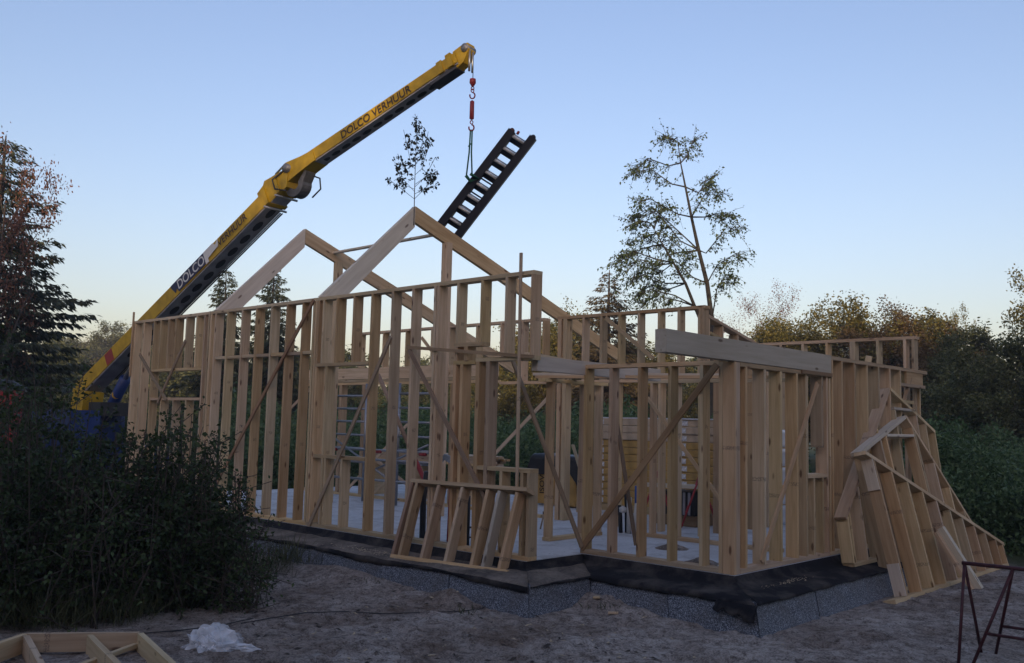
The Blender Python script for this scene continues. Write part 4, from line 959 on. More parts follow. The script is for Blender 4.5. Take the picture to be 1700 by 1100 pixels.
tube('stick', st, [on((897, 878), 'z', 0), on((903, 852), 'y', on((897, 878), 'z', 0).y + .05)], .012, W_LATH); tube('tip', st, [on((903, 853), 'y', on((897, 878), 'z', 0).y + .05), on((903.4, 849), 'y', on((897, 878), 'z', 0).y + .05)], .02, BLACK)
for i, (p, q2, lab) in enumerate((((1000, 722), (925, 905), ''), ((952, 760), (958, 880), ''))): pass
lt = thing('leaning_lath', (-3, 2.2, 0), 'pale lath leaning against the inner partition', 'lath'); beam('lath', lt, on((960, 850), 'y', 1.5), on((966, 700), 'y', 1.7), .022, .07, W_LIGHTLATH, (0, 1, 0))
lt = thing('leaning_lath', (-3, 1.2, 0), 'light lath sloping down to the right of the inner partition post', 'lath'); beam('lath', lt, on((951, 738), 'y', 1.8), on((965, 785), 'y', 1.75), .022, .05, W_LIGHTLATH, (0, 1, 0))
# blue trailer beyond the slab, red load at the far left edge
bt_ = far((445, 790), 25); tl_ = thing('flat_trailer', (bt_.x, bt_.y, G), 'low blue trailer with timber on it, seen through the left front studs', 'trailer')
c = Vector((bt_.x, bt_.y, 0)); zz = far((445, 783), 25).z
geo_part('side_board', tl_, box_geo((c.x - 1.6, c.y - .7, zz), (c.x + 1.2, c.y - .64, zz + .38)), BLUE); geo_part('bed', tl_, box_geo((c.x - 1.6, c.y - .63, zz - .10), (c.x + 1.2, c.y + .9, zz - .02)), GREYM)
geo_part('side_board', tl_, box_geo((c.x - 1.6, c.y + .84, zz), (c.x + 1.2, c.y + .9, zz + .38)), BLUE)
for k in range(4): geo_part('plank', tl_, box_geo((c.x - 1.5, c.y - .5 + .3 * k, zz + .0), (c.x + 1.9, c.y - .25 + .3 * k, zz + .12)), W_STUD)
for dx_ in (-.6, .3): tube('wheel', tl_, [(c.x + dx_, c.y - .75, G + .3), (c.x + dx_, c.y - .55, G + .3)], .3, BLACK, 16)
rc = far((4, 668), 19); rl = thing('red_container', (rc.x, rc.y, G), 'red steel container with a dark rounded load at the left edge', 'container')
V = []
c = Vector((rc.x, rc.y, 0)); z1 = far((4, 648), 19).z
R2 = Vector((.73, .68, 0)); D2 = Vector((-.68, .73, 0))
pts8 = [c + R2 * x + D2 * y + Vector((0, 0, z)) for z in (G, z1) for x, y in ((-1.6, 0), (.26, 0), (.26, .3), (-1.6, .3))]
geo_part('body', rl, (pts8, [(0, 3, 2, 1), (4, 5, 6, 7), (0, 1, 5, 4), (1, 2, 6, 5), (2, 3, 7, 6), (3, 0, 4, 7)]), REDS)
for x in (-1.3, -.7, -.1): beam('rib', rl, c + R2 * x - D2 * .03 + Vector((0, 0, G + .1)), c + R2 * x - D2 * .03 + Vector((0, 0, z1 - .05)), .06, .05, REDS, D2)
geo_part('load', rl, [(c + R2 * (-.45) + D2 * .6 + R2 * v[0] + D2 * v[1] + Vector((0, 0, z1 + v[2])) ) for v in crumple(.55, .5, .26, 2, .2, -.02)[0]] and ([(c + R2 * (-.45) + D2 * .6 + R2 * v[0] + D2 * v[1] + Vector((0, 0, z1 + v[2]))) for v in crumple(.55, .5, .26, 2, .2, -.02)[0]], crumple(.55, .5, .26, 2, .2, -.02)[1]), BLACK, True)

# ================================================================ vegetation
BARK = simple('bark', (.075, .060, .048), .9, 0, .35, 7, .6)
BARKP = simple('pale_birch_bark', (.25, .22, .20), .9, 0, .4, 9)
L_OAK = leaf_mat('oak_leaves', (.070, .074, .018), (.215, .180, .046))
L_DARK = leaf_mat('dark_leaves', (.048, .062, .024), (.125, .135, .050))
L_BROWN = leaf_mat('brown_leaves', (.070, .048, .020), (.165, .110, .042))
L_RUST = leaf_mat('rust_leaves', (.10, .045, .030), (.22, .105, .062))
L_CON = leaf_mat('conifer_needles', (0.024, 0.033, 0.018), (0.072, 0.084, 0.039), .1)
L_CONB = leaf_mat('browning_conifer', (0.060, 0.045, 0.020), (0.130, 0.100, 0.040), .1)
L_SHRUB = leaf_mat('shrub_leaves', (0.021, 0.039, 0.012), (0.060, 0.090, 0.027), .2)
L_SHRUB2 = leaf_mat('lighter_shrub_leaves', (0.033, 0.060, 0.021), (0.087, 0.128, 0.042), .2)
L_WEED = leaf_mat('weed_leaves', (.044, .086, .032), (.140, .215, .085), .25)
L_SAP = leaf_mat('sapling_leaves', (.018, .022, .012), (.045, .045, .022), .1)
L_GRASS = leaf_mat('grass_blades', (0.039, 0.046, 0.018), (0.110, 0.116, 0.050), .2)

def grow(rng, p, d, L, r, lev, segs, twigs, prm):
    """one limb and what grows from it"""
    n_ = max(3, int(5 - lev)); pts = [np.array(p)]; dd = np.array(d, float)
    for i in range(n_):
        dd = dd + rng.normal(size=3) * prm['wob'] * (.6 + .3 * lev) + np.array([0, 0, prm['lift'] if lev > 0 else .04])
        dd /= np.linalg.norm(dd); pts.append(pts[-1] + dd * L / n_)
    rr = [r * (1 - .72 * i / n_) for i in range(n_ + 1)]
    segs.append((pts, rr))
    if lev >= prm['levels']:
        twigs.append((pts, L)); return
    nb = prm['nb'][lev]
    for k in range(nb):
        f = prm['start'][lev] + (1 - prm['start'][lev]) * (k + rng.uniform(.1, .9)) / nb
        i = min(int(f * n_), n_ - 1); q = pts[i] + (pts[i + 1] - pts[i]) * (f * n_ - i)
        ax = pts[i + 1] - pts[i]; ax /= np.linalg.norm(ax)
        az = rng.uniform(0, 2 * np.pi) if lev > 0 else k * 2.4 + rng.uniform(-.5, .5)
        u = np.cross(ax, [.3, .2, 1.]) if abs(ax[2]) < .9 else np.cross(ax, [1., 0, 0]); u /= np.linalg.norm(u); w = np.cross(ax, u)
        an = prm['ang'][lev] * rng.uniform(.75, 1.25)
        nd = ax * math.cos(an) + (u * math.cos(az) + w * math.sin(az)) * math.sin(an)
        ln = L * prm['ratio'][lev] * rng.uniform(.7, 1.15) * (1.15 - prm['taper'] * f if lev == 0 else 1)
        grow(rng, q, nd, ln, r * (1 - .7 * f) * .55, lev + 1, segs, twigs, prm)
def seg_mesh(name, segs, mat, rmin=.0):
    geos = []
    for pts, rr in segs:
        if max(rr) < rmin: continue
        geos.append(tube_geo(pts, [max(x, .004) for x in rr], 7 if rr[0] > .06 else 4, False))
    V, F = merge(geos); return mesh_of(name, V, F, mat, True)
def leaves_on(rng, twigs, per, size, spread, droop=.25, bias=0.):
    C, D = [], []
    for pts, L in twigs:
        pts = np.array(pts); k = max(1, rng.poisson(per)); f = rng.uniform(.15, 1.05, k) * (len(pts) - 1)
        i = np.clip(f.astype(int), 0, len(pts) - 2); q = pts[i] + (pts[i + 1] - pts[i]) * (f - i)[:, None]
        C.append(q + rng.normal(size=(k, 3)) * spread); D.append(rng.normal(size=(k, 3)) + (pts[-1] - pts[0]) / max(L, 1e-3) * .6 + np.array([0, 0, -droop]))
    C, D = np.concatenate(C), np.concatenate(D); n_ = len(C)
    s = size * rng.uniform(.6, 1.3, n_)
    return leaf_quads(C, D, s, s * .62, rng, .1), n_
def broad(seed, H, prm, leaf, per, size, spread, bark=BARK, sparse_top=0.):
    rng = np.random.default_rng(seed); segs, twigs = [], []
    grow(rng, (0, 0, 0), (0, 0, 1), H * prm.get('trunk', .75), H * .019, 0, segs, twigs, prm)
    q, n_ = leaves_on(rng, twigs, per, size, spread)
    tint = np.clip(rng.normal(.5, .22, n_) + .12 * np.sin(q[:, 0, 0] * 2.3 + q[:, 0, 2] * 1.7), 0, 1)
    zmax = q[..., 2].max(); k = H / zmax
    q *= k; segs = [([p * k for p in pts], [r * k for r in rr]) for pts, rr in segs]
    return seg_mesh('trunk', segs, bark, .012), quads_mesh('crown', q, leaf, tint)
OAK = dict(levels=3, wob=.16, lift=.05, nb=(9, 6, 5), start=(.28, .25, .2), ang=(.95, .75, .7), ratio=(.58, .52, .5), taper=.45, trunk=.8)
SLIM = dict(levels=3, wob=.12, lift=.10, nb=(10, 5, 4), start=(.25, .2, .2), ang=(.7, .65, .6), ratio=(.42, .5, .5), taper=.5, trunk=.9)
BIRCH = dict(levels=3, wob=.15, lift=-.02, nb=(11, 6, 4), start=(.25, .2, .15), ang=(.75, .7, .6), ratio=(.45, .5, .5), taper=.5, trunk=.85)
def conifer(seed, H, R, leaf, dens=1.0, droop=.35, bare=.12, size=.26):
    rng = np.random.default_rng(seed); segs = [([np.array([0, 0, 0.]), np.array([.05, 0, H * .5]), np.array([0, 0, H])], [H * .016, H * .010, .012])]
    C, D, S = [], [], []
    z = H * bare
    while z < H * .985:
        f = z / H; n_ = rng.integers(2, 5); a0 = rng.uniform(0, 6.28)
        for k in range(n_):
            a = a0 + 6.28 * k / n_ + rng.normal() * .25; Lb_ = R * (1 - f) ** .8 * rng.uniform(.35, 1.2) + .14
            pts = []; m_ = 5
            for i in range(m_ + 1):
                t_ = i / m_; pts.append(np.array([math.cos(a) * Lb_ * t_, math.sin(a) * Lb_ * t_, z + Lb_ * (.12 * t_ - droop * t_ ** 1.6 + .18 * t_ ** 3)]))
            segs.append((pts, [.022 * (1 - t_ / 6) * (1.2 - f) for t_ in range(m_ + 1)]))
            pts = np.array(pts); q_ = max(3, int(Lb_ * 24 * dens)); t_ = rng.uniform(.15, 1.03, q_) * m_; i = np.clip(t_.astype(int), 0, m_ - 1)
            c = pts[i] + (pts[i + 1] - pts[i]) * (t_ - i)[:, None]
            side = np.array([-math.sin(a), math.cos(a), 0]); sw = rng.normal(size=(q_, 1)) * .16 * np.minimum(1, Lb_)
            C.append(c + side * sw + rng.normal(size=(q_, 3)) * .03)
            D.append(np.array([math.cos(a), math.sin(a), 0]) * .7 + side * np.sign(sw) * rng.uniform(.1, .9, (q_, 1)) + np.array([0, 0, -1]) * rng.uniform(.0, 1.3, (q_, 1)))
            S.append(np.full(q_, size * (.55 + .6 * (1 - f))))
        z += H * .010 + .05 * rng.uniform(.3, 1.6)
    C, D, S = map(np.concatenate, (C, D, S)); n_ = len(C); s = S * rng.uniform(.6, 1.3, n_)
    q = leaf_quads(C, D, s, s * .34, rng, .15)
    return seg_mesh('trunk', segs, BARK), quads_mesh('crown', q, leaf, np.clip(rng.normal(.45, .25, n_), 0, 1))
def tree(name, meshes, base, H, H0, label, group, rot=None, wide=1.0):
    t = thing(name, base, label, 'tree', group)
    r = random.uniform(0, 6.28) if rot is None else rot
    k = H / H0; t.matrix_basis = Matrix.Translation(base) @ Matrix.Rotation(r, 4, 'Z') @ Matrix.Diagonal((k * wide, k * wide, k, 1))
    for nm, me in zip(('trunk', 'crown'), meshes):
        o = bpy.data.objects.new(nm, me); COL.objects.link(o); o.parent = t
    return t
def at_tree(px, D):            # foot on the ground and height for a tree whose tip stands at px
    p = far(px, D); z = G; return Vector((p.x, p.y, z)), p.z - z
oakA = broad(1, 10, OAK, L_OAK, 110, .17, .27); oakB = broad(2, 10, OAK, L_OAK, 105, .17, .27)
oakD = broad(3, 10, OAK, L_DARK, 95, .20, .28); oakE = broad(4, 10, SLIM, L_DARK, 110, .19, .26)
brn = broad(5, 10, OAK, L_BROWN, 110, .15, .26); rust = broad(6, 10, BIRCH, L_RUST, 46, .085, .20, BARKP)
slim = broad(8, 10, SLIM, L_OAK, 60, .15, .20); rustL = broad(9, 10, BIRCH, L_RUST, 30, .12, .18)
con1 = conifer(11, 10, 2.1, L_CON, 4.5, .35, .12, .22); con2 = conifer(12, 10, 1.9, L_CONB, 4.5, .30, .12, .20); con3 = conifer(13, 10, 2.5, L_CON, 5.5, .30, .05, .20)
gr = 'trees around the clearing'
for nm, ms, px, D, lab, wide in (
    ('spruce_tree', con3, (10, 225), 27, 'tall dark spruce at the far left edge', 1.55),
    ('rust_birch', rustL, (16, 196), 25, 'rust coloured birch rising among the spruce at the left edge', .55),
    ('spruce_tree', con1, (376, 445), 34, 'slim spruce rising behind the left front panel, left one of two', 1.25),
    ('spruce_tree', con1, (456, 441), 33, 'slim spruce rising behind the left front panel, right one of two', 1.3),
    ('conifer_tree', con2, (1012, 448), 38, 'brownish pointed conifer behind the rear stud wall', 1.7),
    ('oak_tree', oakA, (912, 487), 40, 'broad tree behind the pale rear rafter', .9),
    ('birch_tree', rust, (1222, 474), 42, 'thin rust coloured birch just right of the tall lone tree', .8),
    ('oak_tree', oakA, (1390, 478), 34, 'large yellow green oak behind the heavy beam', 1.05),
    ('oak_tree', oakB, (1325, 512), 36, 'yellow green oak just left of the largest oak', 1.2),
    ('oak_tree', oakB, (1420, 484), 35, 'yellow green oak touching the right flank of the largest oak', 1.1),
    ('oak_tree', oakA, (1362, 498), 37, 'yellow green oak close behind the left flank of the largest oak', 1.1),
    ('oak_tree', oakA, (1295, 540), 38, 'lower yellow green tree at the left end of the oak group', 1.2),
    ('brown_tree', brn, (1508, 512), 35, 'smaller brown leaved tree right of the bigger brown one', 1.0),
    ('brown_tree', brn, (1446, 500), 36, 'brown tinged tree squeezed between oak and brown tree', 1.0),
    ('dark_tree', oakE, (1590, 548), 31, 'dark tree just right of the short conifer', 1.2),
    ('dark_tree', oakD, (1660, 530), 33, 'dark tree below the tall slender tree at the right', 1.2),
    ('oak_tree', oakB, (945, 505), 41, 'tree crown right of the heavy corner stud above the rear wall', 1.0),
    ('oak_tree', oakA, (885, 515), 42, 'tree crown left of the pale rear rafter tail', 1.0),
    ('brown_tree', brn, (1473, 480), 33, 'brown leaved tree beside the largest oak', 1.1),
    ('spruce_tree', con1, (1568, 530), 36, 'short conifer right of the rear wall end', 1.3),
    ('thin_tree', slim, (1612, 497), 36, 'half bare young tree between the dark trees at right', .5),
    ('oak_tree', slim, (1676, 446), 30, 'tall slender tree at the right edge', 1.0),
    ('dark_tree', oakD, (1625, 590), 26, 'rounded dark tree in front at the right', 1.1),
    ('dark_tree', oakE, (1560, 560), 33, 'dark tree behind the stacked gable frames', 1.2),
    ('dark_tree', oakD, (1705, 545), 25, 'dark bushy tree cut by the right edge', 1.1),
    ('dark_tree', oakE, (1500, 575), 38, 'dark tree behind the brown leaved tree', 1.3),
    ('dark_tree', oakD, (1395, 560), 42, 'dark tree low behind the largest oak', 1.3),
    ('dark_tree', oakE, (1270, 565), 42, 'dark tree low behind the rear stud wall', 1.3),
    ('oak_tree', oakB, (1120, 560), 40, 'tree filling the gap below the tall lone tree', 1.2),
    ('dark_tree', oakD, (1060, 555), 44, 'dark tree left of the tall lone tree', 1.2),
    ('dark_tree', oakE, (970, 530), 42, 'dark tree behind the rear rafter tail', 1.2),
    ('dark_tree', oakD, (850, 560), 44, 'dark tree behind the right end of the front wall', 1.2),
    ('dark_tree', oakE, (760, 590), 44, 'dark tree behind the middle of the house', 1.2),
    ('dark_tree', oakD, (670, 590), 46, 'dark tree seen below the long inner wall', 1.2),
    ('dark_tree', oakE, (580, 600), 46, 'dark tree behind the scaffold', 1.2),
    ('dark_tree', oakD, (500, 575), 46, 'dark tree right of the two slim spruces', 1.1),
    ('dark_tree', oakE, (415, 580), 46, 'dark tree between the two slim spruces', 1.2),
    ('far_tree', oakD, (330, 560), 90, 'hazy far tree behind the crane boom', 1.2),
    ('far_tree', oakD, (262, 540), 99, 'hazy far tree left of the crane boom', 1.2),
    ('far_tree', brn, (200, 530), 99, 'hazy far brownish tree above the crane foot', 1.6),
    ('far_tree', oakE, (150, 528), 95, 'hazy far tree with a pointed top near the crane foot', 1.2),
    ('far_tree', oakD, (100, 545), 90, 'hazy far tree beside the left spruce', 1.2),
    ('dark_tree', oakE, (60, 560), 34, 'dark tree below the left spruce', 1.2),
    ('dark_tree', oakE, (1800, 520), 27, 'dark tree just outside the right edge of the view', 1.2),
    ('dark_tree', oakD, (1930, 500), 29, 'dark tree well outside the right edge of the view', 1.2),
    ('oak_tree', oakB, (2090, 490), 30, 'yellow green tree furthest outside the right edge of the view', 1.2),
    ('dark_tree', oakE, (-150, 480), 30, 'dark tree outside the left edge of the view', 1.2),
    ('dark_tree', oakD, (0, 520), 36, 'dark tree behind the left spruce', 1.1)):
    base, H = at_tree(px, D); tree(nm, ms, base, H, 10, lab, gr, None, wide)

# tall lone tree: stems and boughs follow their own lines, leaves hang in flat sprays
rng = np.random.default_rng(21); DT = 32.
ft, _ = at_tree((1186, 540), DT)
lone = thing('lone_tree', ft, 'tall thin leaning tree with sparse foliage standing alone behind the house', 'tree', gr)
def dp(px, dd=0.): v = far(px, DT + dd); return np.array(v)
gz0 = np.array(ft) - np.array([0, 0, .1])
segs, twigs = [], []
trunk = [gz0, dp((1182, 530)), dp((1174, 470)), dp((1160, 415)), dp((1148, 360)), dp((1138, 310)), dp((1130, 270)), dp((1124, 228))]
segs.append((trunk, [.105, .092, .078, .064, .050, .036, .022, .007]))
stem2 = [trunk[1] - np.array([0, 0, .9]), dp((1153, 508), -.4), dp((1138, 470), -.8), dp((1118, 436), -1.1), dp((1100, 405), -1.3), dp((1086, 380), -1.5)]
segs.append((stem2, [.07, .06, .05, .038, .026, .008]))
boughs = [(3, (1172, 420), (1208, 375), (1226, 388)), (2, (1190, 440), (1222, 420), (1226, 432)), (4, (1160, 340), (1180, 305), (1190, 330)), (4, (1125, 355), (1080, 330), (1060, 335)), (5, (1115, 305), (1080, 280), (1054, 285)),
          (6, (1140, 260), (1150, 235), (1152, 232)), (6, (1110, 275), (1075, 262), (1058, 282)), (3, (1130, 400), (1090, 350), (1048, 372)), (3, (1128, 385), (1085, 345), (1050, 365)), (1, (1190, 480), (1205, 455), (1220, 462)), (5, (1160, 320), (1172, 300), (1184, 296)),
          (3, (1120, 420), (1085, 400), (1050, 400)), (7, (1118, 232), (1108, 228), (1105, 226)), (4, (1170, 360), (1200, 352), (1212, 360)), (11, (1105, 470), (1070, 455), (1042, 468)), (10, (1120, 490), (1080, 480), (1055, 492)), (12, (1095, 440), (1062, 430), (1040, 452)), (3, (1140, 420), (1100, 385), (1068, 395)), (2, (1150, 460), (1120, 430), (1088, 442)),
          (13, (1075, 410), (1045, 420), (1025, 440)), (12, (1090, 430), (1055, 418), (1030, 425)), (12, (1100, 450), (1060, 440), (1050, 470)), (11, (1110, 480), (1075, 470), (1060, 500)), (11, (1130, 455), (1140, 430), (1145, 420)), (14, (1080, 370), (1062, 365), (1050, 380)), (14, (1090, 365), (1096, 350), (1100, 340)), (10, (1130, 500), (1090, 490), (1065, 505))]
for bi, (i, a, b_, c) in enumerate(boughs):
    src = trunk[i] if i < 10 else stem2[i - 9]
    dd = rng.uniform(-2.2, 2.2); pts = [src, dp(a, dd * .4), dp(b_, dd * .8), dp(c, dd)]
    segs.append((pts, [.030, .022, .014, .005]))
    for k in range(38):
        f = rng.uniform(.25, 1.0) * 3; j = min(int(f), 2); q = pts[j] + (pts[j + 1] - pts[j]) * (f - j)
        d = rng.normal(size=3) * np.array([.7, .7, .5]) + (pts[3] - pts[1]) * .7 + np.array([0, 0, -.35]); d /= np.linalg.norm(d); ln = rng.uniform(.25, .75)
        tw = [q, q + d * ln * .5, q + d * ln + np.array([0, 0, -.12 * ln])]; segs.append((tw, [.008, .006, .003])); twigs.append((tw, ln))
q, n_ = leaves_on(rng, twigs, 7, .10, .04, .6)
link('trunk', seg_mesh('trunk', segs, simple('dark_bark', (.030, .027, .022), .9, 0, .3, 7)), lone); L_LONE = leaf_mat('lone_tree_leaves', (.028, .052, .016), (.080, .112, .034))
link('crown', quads_mesh('crown', q, L_LONE, np.clip(rng.normal(.45, .25, n_), 0, 1)), lone)
for tw in (): pass

# topping-out sapling tied to the peak
rng = np.random.default_rng(5); DS = 14.35
sap = thing('birch_sapling', far((687, 372), DS), 'small leafy birch sapling fixed upright to the roof peak', 'sapling')
sp_ = lambda px, dd=0.: np.array(far(px, DS + dd))
segs, twigs = [], []
stem = [sp_((687, 374)), sp_((688, 330)), sp_((689, 290)), sp_((691, 240)), sp_((692, 193))]; segs.append((stem, [.011, .009, .007, .005, .002]))
for (i, f, a, b_) in ((1, 0, (665, 312), (646, 298)), (1, 0, (710, 308), (727, 285)), (1, .3, (672, 300), (655, 268)), (1, .5, (705, 295), (722, 262)), (1, .8, (676, 285), (660, 255)), (2, 0, (700, 280), (714, 235)), (2, .2, (682, 270), (670, 215)), (2, .5, (697, 260), (705, 212)), (2, .8, (686, 250), (678, 222)),
                      (1, .2, (700, 315), (729, 306)), (1, .4, (668, 305), (660, 280)), (2, .4, (703, 262), (711, 218)), (1, .6, (712, 290), (722, 290)), (3, 0, (694, 225), (697, 205))):
    src = stem[i] + (stem[i + 1] - stem[i]) * f; dd = rng.uniform(-.28, .28); pts = [src, sp_(a, dd * .6), sp_(b_, dd)]
    segs.append((pts, [.004, .003, .0015]))
    for g_ in range(16 if i < 3 else 9):
        fq = rng.uniform(.40, 1.); j = 0 if fq < .5 else 1; qq = pts[j] + (pts[j + 1] - pts[j]) * ((fq - .5 * j) * 2)
        twigs.append(([qq, qq + rng.normal(size=3) * .02], .02))
twigs += [([stem[3] + (stem[4] - stem[3]) * f, stem[3] + (stem[4] - stem[3]) * f + rng.normal(size=3) * .02], .02) for f in rng.uniform(-.8, 1, 30)]
q, n_ = leaves_on(rng, twigs, 2.6, .058, .016, .7)
link('trunk', seg_mesh('trunk', segs, BARK), sap); link('crown', quads_mesh('crown', q, L_SAP, rng.uniform(0, 1, n_)), sap)

# ---------------------------------------------------------------- shrubs at the left
def shrub(name, c, rx_, ry_, H, nst, per, size, leaf, seed, label, lean=(0, 0), group='shrubs at the left of the plot'):
    rng = np.random.default_rng(seed); segs, twigs = [], []
    for k in range(nst):
        a, rr = rng.uniform(0, 6.28), math.sqrt(rng.uniform(0, 1)); x, y = math.cos(a) * rr, math.sin(a) * rr
        h = H * (1 - .55 * rr ** 2.2) * rng.uniform(.55, 1.16)
        b0 = np.array([c[0] + x * rx_ * .55, c[1] + y * ry_ * .55, c[2] - .05]); tpt = np.array([c[0] + x * rx_ + lean[0], c[1] + y * ry_ + lean[1], c[2] + h])
        pts = [b0, b0 * .55 + tpt * .45 + rng.normal(size=3) * .08, tpt]; segs.append((pts, [.012, .008, .003]))
        for j in range(9):
            f = rng.uniform(.15, 1.) * 2; i = min(int(f), 1); q = pts[i] + (pts[i + 1] - pts[i]) * (f - i)
            d = rng.normal(size=3) + np.array([0, 0, .5]); d /= np.linalg.norm(d); ln = rng.uniform(.12, .38); tw = [q, q + d * ln * .5, q + d * ln]
            segs.append((tw, [.004, .003, .001])); twigs.append((tw, ln))
    q, n_ = leaves_on(rng, twigs, per, size, .035, .2)
    t = thing(name, c, label, 'shrub', group)
    link('stems', seg_mesh('stems', segs, BARK), t); link('leaves', quads_mesh('leaves', q, leaf, np.clip(rng.normal(.45, .25, n_), 0, 1)), t)
    return t
def gp(px, z=None):
    p = on(px, 'z', G); p.z = ground_z(p.x, p.y); return p
for px, D, rx_, ry_, H, nst, per, size, leaf, lab in (
    ((30, 1010), 9.0, 1.2, 1.0, 2.20, 150, 24, .047, L_SHRUB, 'dense dark shrub at the left edge of the picture'),
    ((190, 1000), 9.2, 1.0, .9, 1.76, 140, 24, .046, L_SHRUB, 'dense dark shrub in the middle of the left thicket'),
    ((278, 980), 9.4, .75, .8, 1.72, 110, 22, .044, L_SHRUB, 'dark shrub at the right end of the left thicket'),
    ((30, 960), 11.5, .9, 1.0, 2.15, 80, 22, .055, L_SHRUB2, 'greener taller shrub behind the left thicket'),
    ((-60, 980), 10.5, 1.2, 1.0, 2.85, 80, 22, .055, L_SHRUB, 'tall dark shrub cut by the left edge')):
    c = far(px, D); c.z = ground_z(c.x, c.y); shrub('shrub', c, rx_, ry_, H, nst, per, size, leaf, int(px[0] + 100), lab)
c = far((318, 900), 10.4); c.z = ground_z(c.x, c.y)
shrub('shrub', c, .45, .4, 2.10, 15, 11, .065, L_SHRUB2, 77, 'light green shoots rising in front of the leftmost front panel')
c = far((378, 950), 9.8); c.z = ground_z(c.x, c.y)
shrub('weed_plant', c, .35, .3, 1.45, 16, 8, .042, L_SHRUB2, 78, 'tall thin seeding weeds at the right end of the thicket')
c = far((405, 980), 9.2); c.z = ground_z(c.x, c.y)
shrub('weed_plant', c, .22, .3, .62, 12, 8, .040, L_SHRUB2, 79, 'low loose weeds spilling right from the thicket onto the sand')
c = far((150, 960), 8.6); c.z = ground_z(c.x, c.y)
shrub('weed_plant', c, .9, .6, 1.55, 26, 7, .050, L_SHRUB2, 80, 'loose lighter shoots sticking out of the thicket front')
def tuft_field(name, pts, hmin, hmax, per, leaf, seed, label, w=.008):
    rng = np.random.default_rng(seed); P_ = np.repeat(np.array(pts), per, 0); n_ = len(P_)
    P_ = P_ + np.stack([rng.normal(size=n_) * .07, rng.normal(size=n_) * .07, np.zeros(n_)], 1)
    d = np.stack([rng.normal(size=n_) * .35, rng.normal(size=n_) * .35, np.ones(n_)], 1); h = rng.uniform(hmin, hmax, n_)
    q = leaf_quads(P_, d, h, w, rng, .12); o = link(name, quads_mesh(name, q, leaf, rng.uniform(0, 1, n_))); kind(o, 'stuff', label); return o
rg = np.random.default_rng(3); pts = []
while len(pts) < 1300:
    p = on((rg.uniform(-30, 500), rg.uniform(940, 1050)), 'z', G)
    edge = 1050 - .10 * 0
    pts.append((p.x, p.y, ground_z(p.x, p.y)))
pts = [p for p in pts if True]
def screen(p):
    d = Vector(p) - CAM; return (850 + FOC * d.dot(RIGHT) / d.dot(FWD), 550 - FOC * d.dot(UP) / d.dot(FWD))
pts = [p for p in pts if screen(p)[1] < 1046 - max(0, screen(p)[0] - 180) * .33 + rg.normal() * 8]
tuft_field('grass', pts, .12, .55, 14, L_GRASS, 4, 'rough dark grass along the foot of the thicket')
pts = []
for px in ((1305, 1005), (630, 962), (770, 1005), (1000, 1000), (470, 925), (520, 935)):
    p = on(px, 'z', G + .1)
    for k in range(3): x, y = p.x + rg.normal() * .06, p.y + rg.normal() * .06; pts.append((x, y, ground_z(x, y)))
tuft_field('grass', pts, .05, .16, 5, L_GRASS, 6, 'few small grass sprouts in the sand by the skirt', .01)

# ---------------------------------------------------------------- tall weeds and brambles behind the plot
rng = np.random.default_rng(31)
def weeds(name, boxes, leaf, size, label):
    C, D = [], []
    for (u0, u1, d0, d1, h, n_) in boxes:      # bands: lateral px range at depth range, mean height
        px = rng.uniform(u0, u1, n_); dep_ = rng.uniform(d0, d1, n_); cl = rng.uniform(0, 1, n_)
        for a, b2, s in zip(px, dep_, cl):
            p = far((a, 690), b2)
            if p.x > -13.5 and p.x < 3 and p.y < 6.9 + .5 * math.sin(p.x * 1.3): continue
            hh = h * (.72 + .55 * mnoise.noise(Vector((p.x * .45, p.y * .45, 2))) + .25 * mnoise.noise(Vector((p.x * 1.6, p.y * 1.6, 5))))
            C.append((p.x, p.y, G + hh * (1 - (1 - s) ** 1.7 * .95) + rng.normal() * .06))
    C = np.array(C); n_ = len(C); D = rng.normal(size=(n_, 3)) + np.array([0, 0, .5]); s = size * rng.uniform(.5, 1.4, n_)
    o = link(name, quads_mesh(name, leaf_quads(C, D, s, s * .5, rng, .1), leaf, np.clip(rng.normal(.4, .25, n_), 0, 1))); kind(o, 'stuff', label)
weeds('undergrowth', [(380, 1300, 20, 38, 2.5, 120000), (380, 1340, 17.0, 24, 1.7, 70000)], L_WEED, .115, 'tall green weeds and brambles behind the house')
weeds('undergrowth', [(1500, 1760, 15.5, 24, 2.0, 52000), (1540, 1760, 14.5, 17, 1.5, 22000), (1760, 2400, 15, 24, 2.0, 40000)], L_WEED, .085, 'tall green weeds to the right behind the gable frames')
weeds('undergrowth', [(-60, 420, 22, 34, 2.2, 16000), (-600, -60, 16, 30, 2.2, 14000)], L_SHRUB2, .17, 'dark undergrowth around the crane')

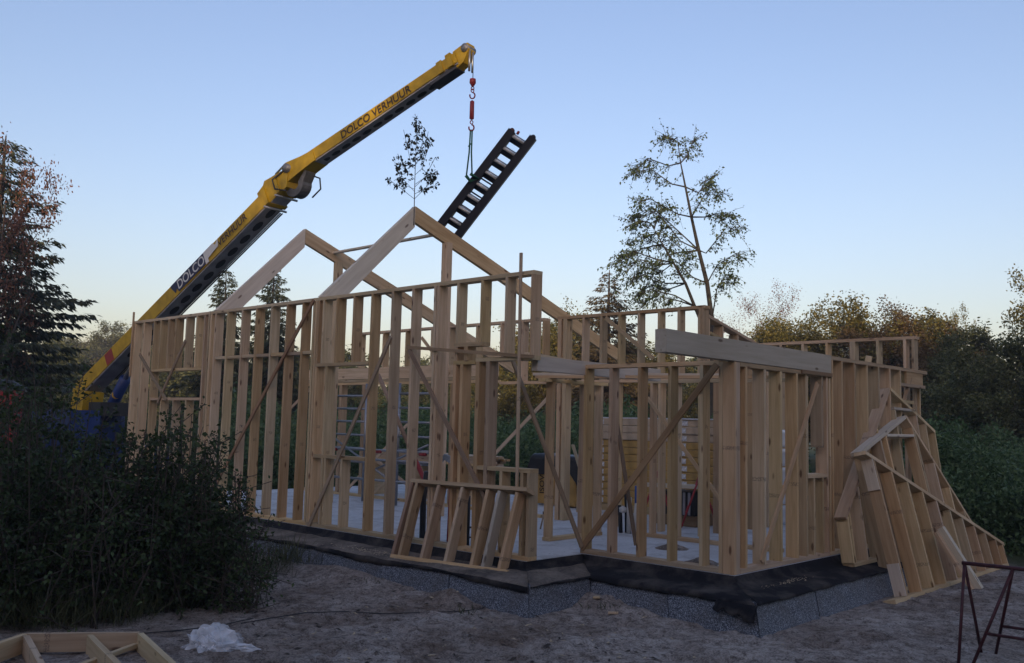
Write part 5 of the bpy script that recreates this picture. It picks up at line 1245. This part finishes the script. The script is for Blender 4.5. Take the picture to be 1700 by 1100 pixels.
# wood behind the photographer: its shade lies over the plot while the far treetops still catch the sun
rg = random.Random(8); geos_q = []
back = Vector((SUN_DIR.x, SUN_DIR.y, 0)).normalized(); lat_ = Vector((-back.y, back.x, 0))
src = [oakD, oakE, con3]
arrs = []
for tr_, me in src:
    a = np.empty(len(me.vertices) * 3, np.float32); me.vertices.foreach_get('co', a); arrs.append(a.reshape(-1, 4, 3))
Q = []
for row in range(3):
    for k in range(44):
        p = Vector((CAM.x, CAM.y, G)) + back * (25 + row * 5 + rg.uniform(-1.5, 1.5)) + lat_ * (-75 + k * 3.5 + rg.uniform(-1.5, 1.5))
        a = arrs[rg.randrange(3)][::6]; s = rg.uniform(1.84, 1.96); an = rg.uniform(0, 6.28); c, s_ = math.cos(an), math.sin(an)
        q = a @ (np.array([[c, s_, 0], [-s_, c, 0], [0, 0, 1]]) * s * np.array([1.25, 1.25, 1.0])) ; ctr = q.mean(1, keepdims=True); q = ctr + (q - ctr) * 2.3
        Q.append(q + np.array([p.x, p.y, p.z]))
B_ = []
for k in range(58):                  # far wood closing the view behind the single trees
    p = far((-700 + k * 55 + rg.uniform(-20, 20), 690), rg.uniform(50, 62)); a = arrs[rg.randrange(2)][::3]; s = rg.uniform(.62, .78) * (1 if k * 55 < 1300 else 1.0); an = rg.uniform(0, 6.28); c, s_ = math.cos(an), math.sin(an)
    q = a @ (np.array([[c, s_, 0], [-s_, c, 0], [0, 0, 1]]) * s * np.array([1.5, 1.5, 1.0])); ctr = q.mean(1, keepdims=True); q = ctr + (q - ctr) * 1.35
    q[..., 2] -= .9; B_.append(q + np.array([p.x, p.y, G]))
B_ = np.concatenate(B_); o = link('woodland', quads_mesh('woodland', B_, L_DARK, np.random.default_rng(2).uniform(0, 1, len(B_)))); kind(o, 'stuff', 'far dark wood closing the clearing behind the house')
Q = np.concatenate(Q); o = link('forest', quads_mesh('forest', Q, L_DARK, np.random.default_rng(1).uniform(0, 1, len(Q)))); kind(o, 'stuff', 'dark wood on the near side of the clearing behind the viewpoint')

# ---------------------------------------------------------------- evening haze over the clearing
hz = link('haze', mesh_of('haze', *box_geo((-110, -75, G - 1.6), (75, 110, 19.0)), None))
m = bpy.data.materials.new('haze'); m.use_nodes = True; nt = m.node_tree; nt.nodes.remove(nt.nodes['Principled BSDF'])
pv = nt.nodes.new('ShaderNodeVolumePrincipled'); pv.inputs['Color'].default_value = (.86, .90, 1, 1); pv.inputs['Density'].default_value = 0.0011
nt.links.new(pv.outputs[0], nt.nodes['Material Output'].inputs['Volume']); hz.data.materials.append(m); kind(hz, 'stuff', 'thin evening haze over the clearing')
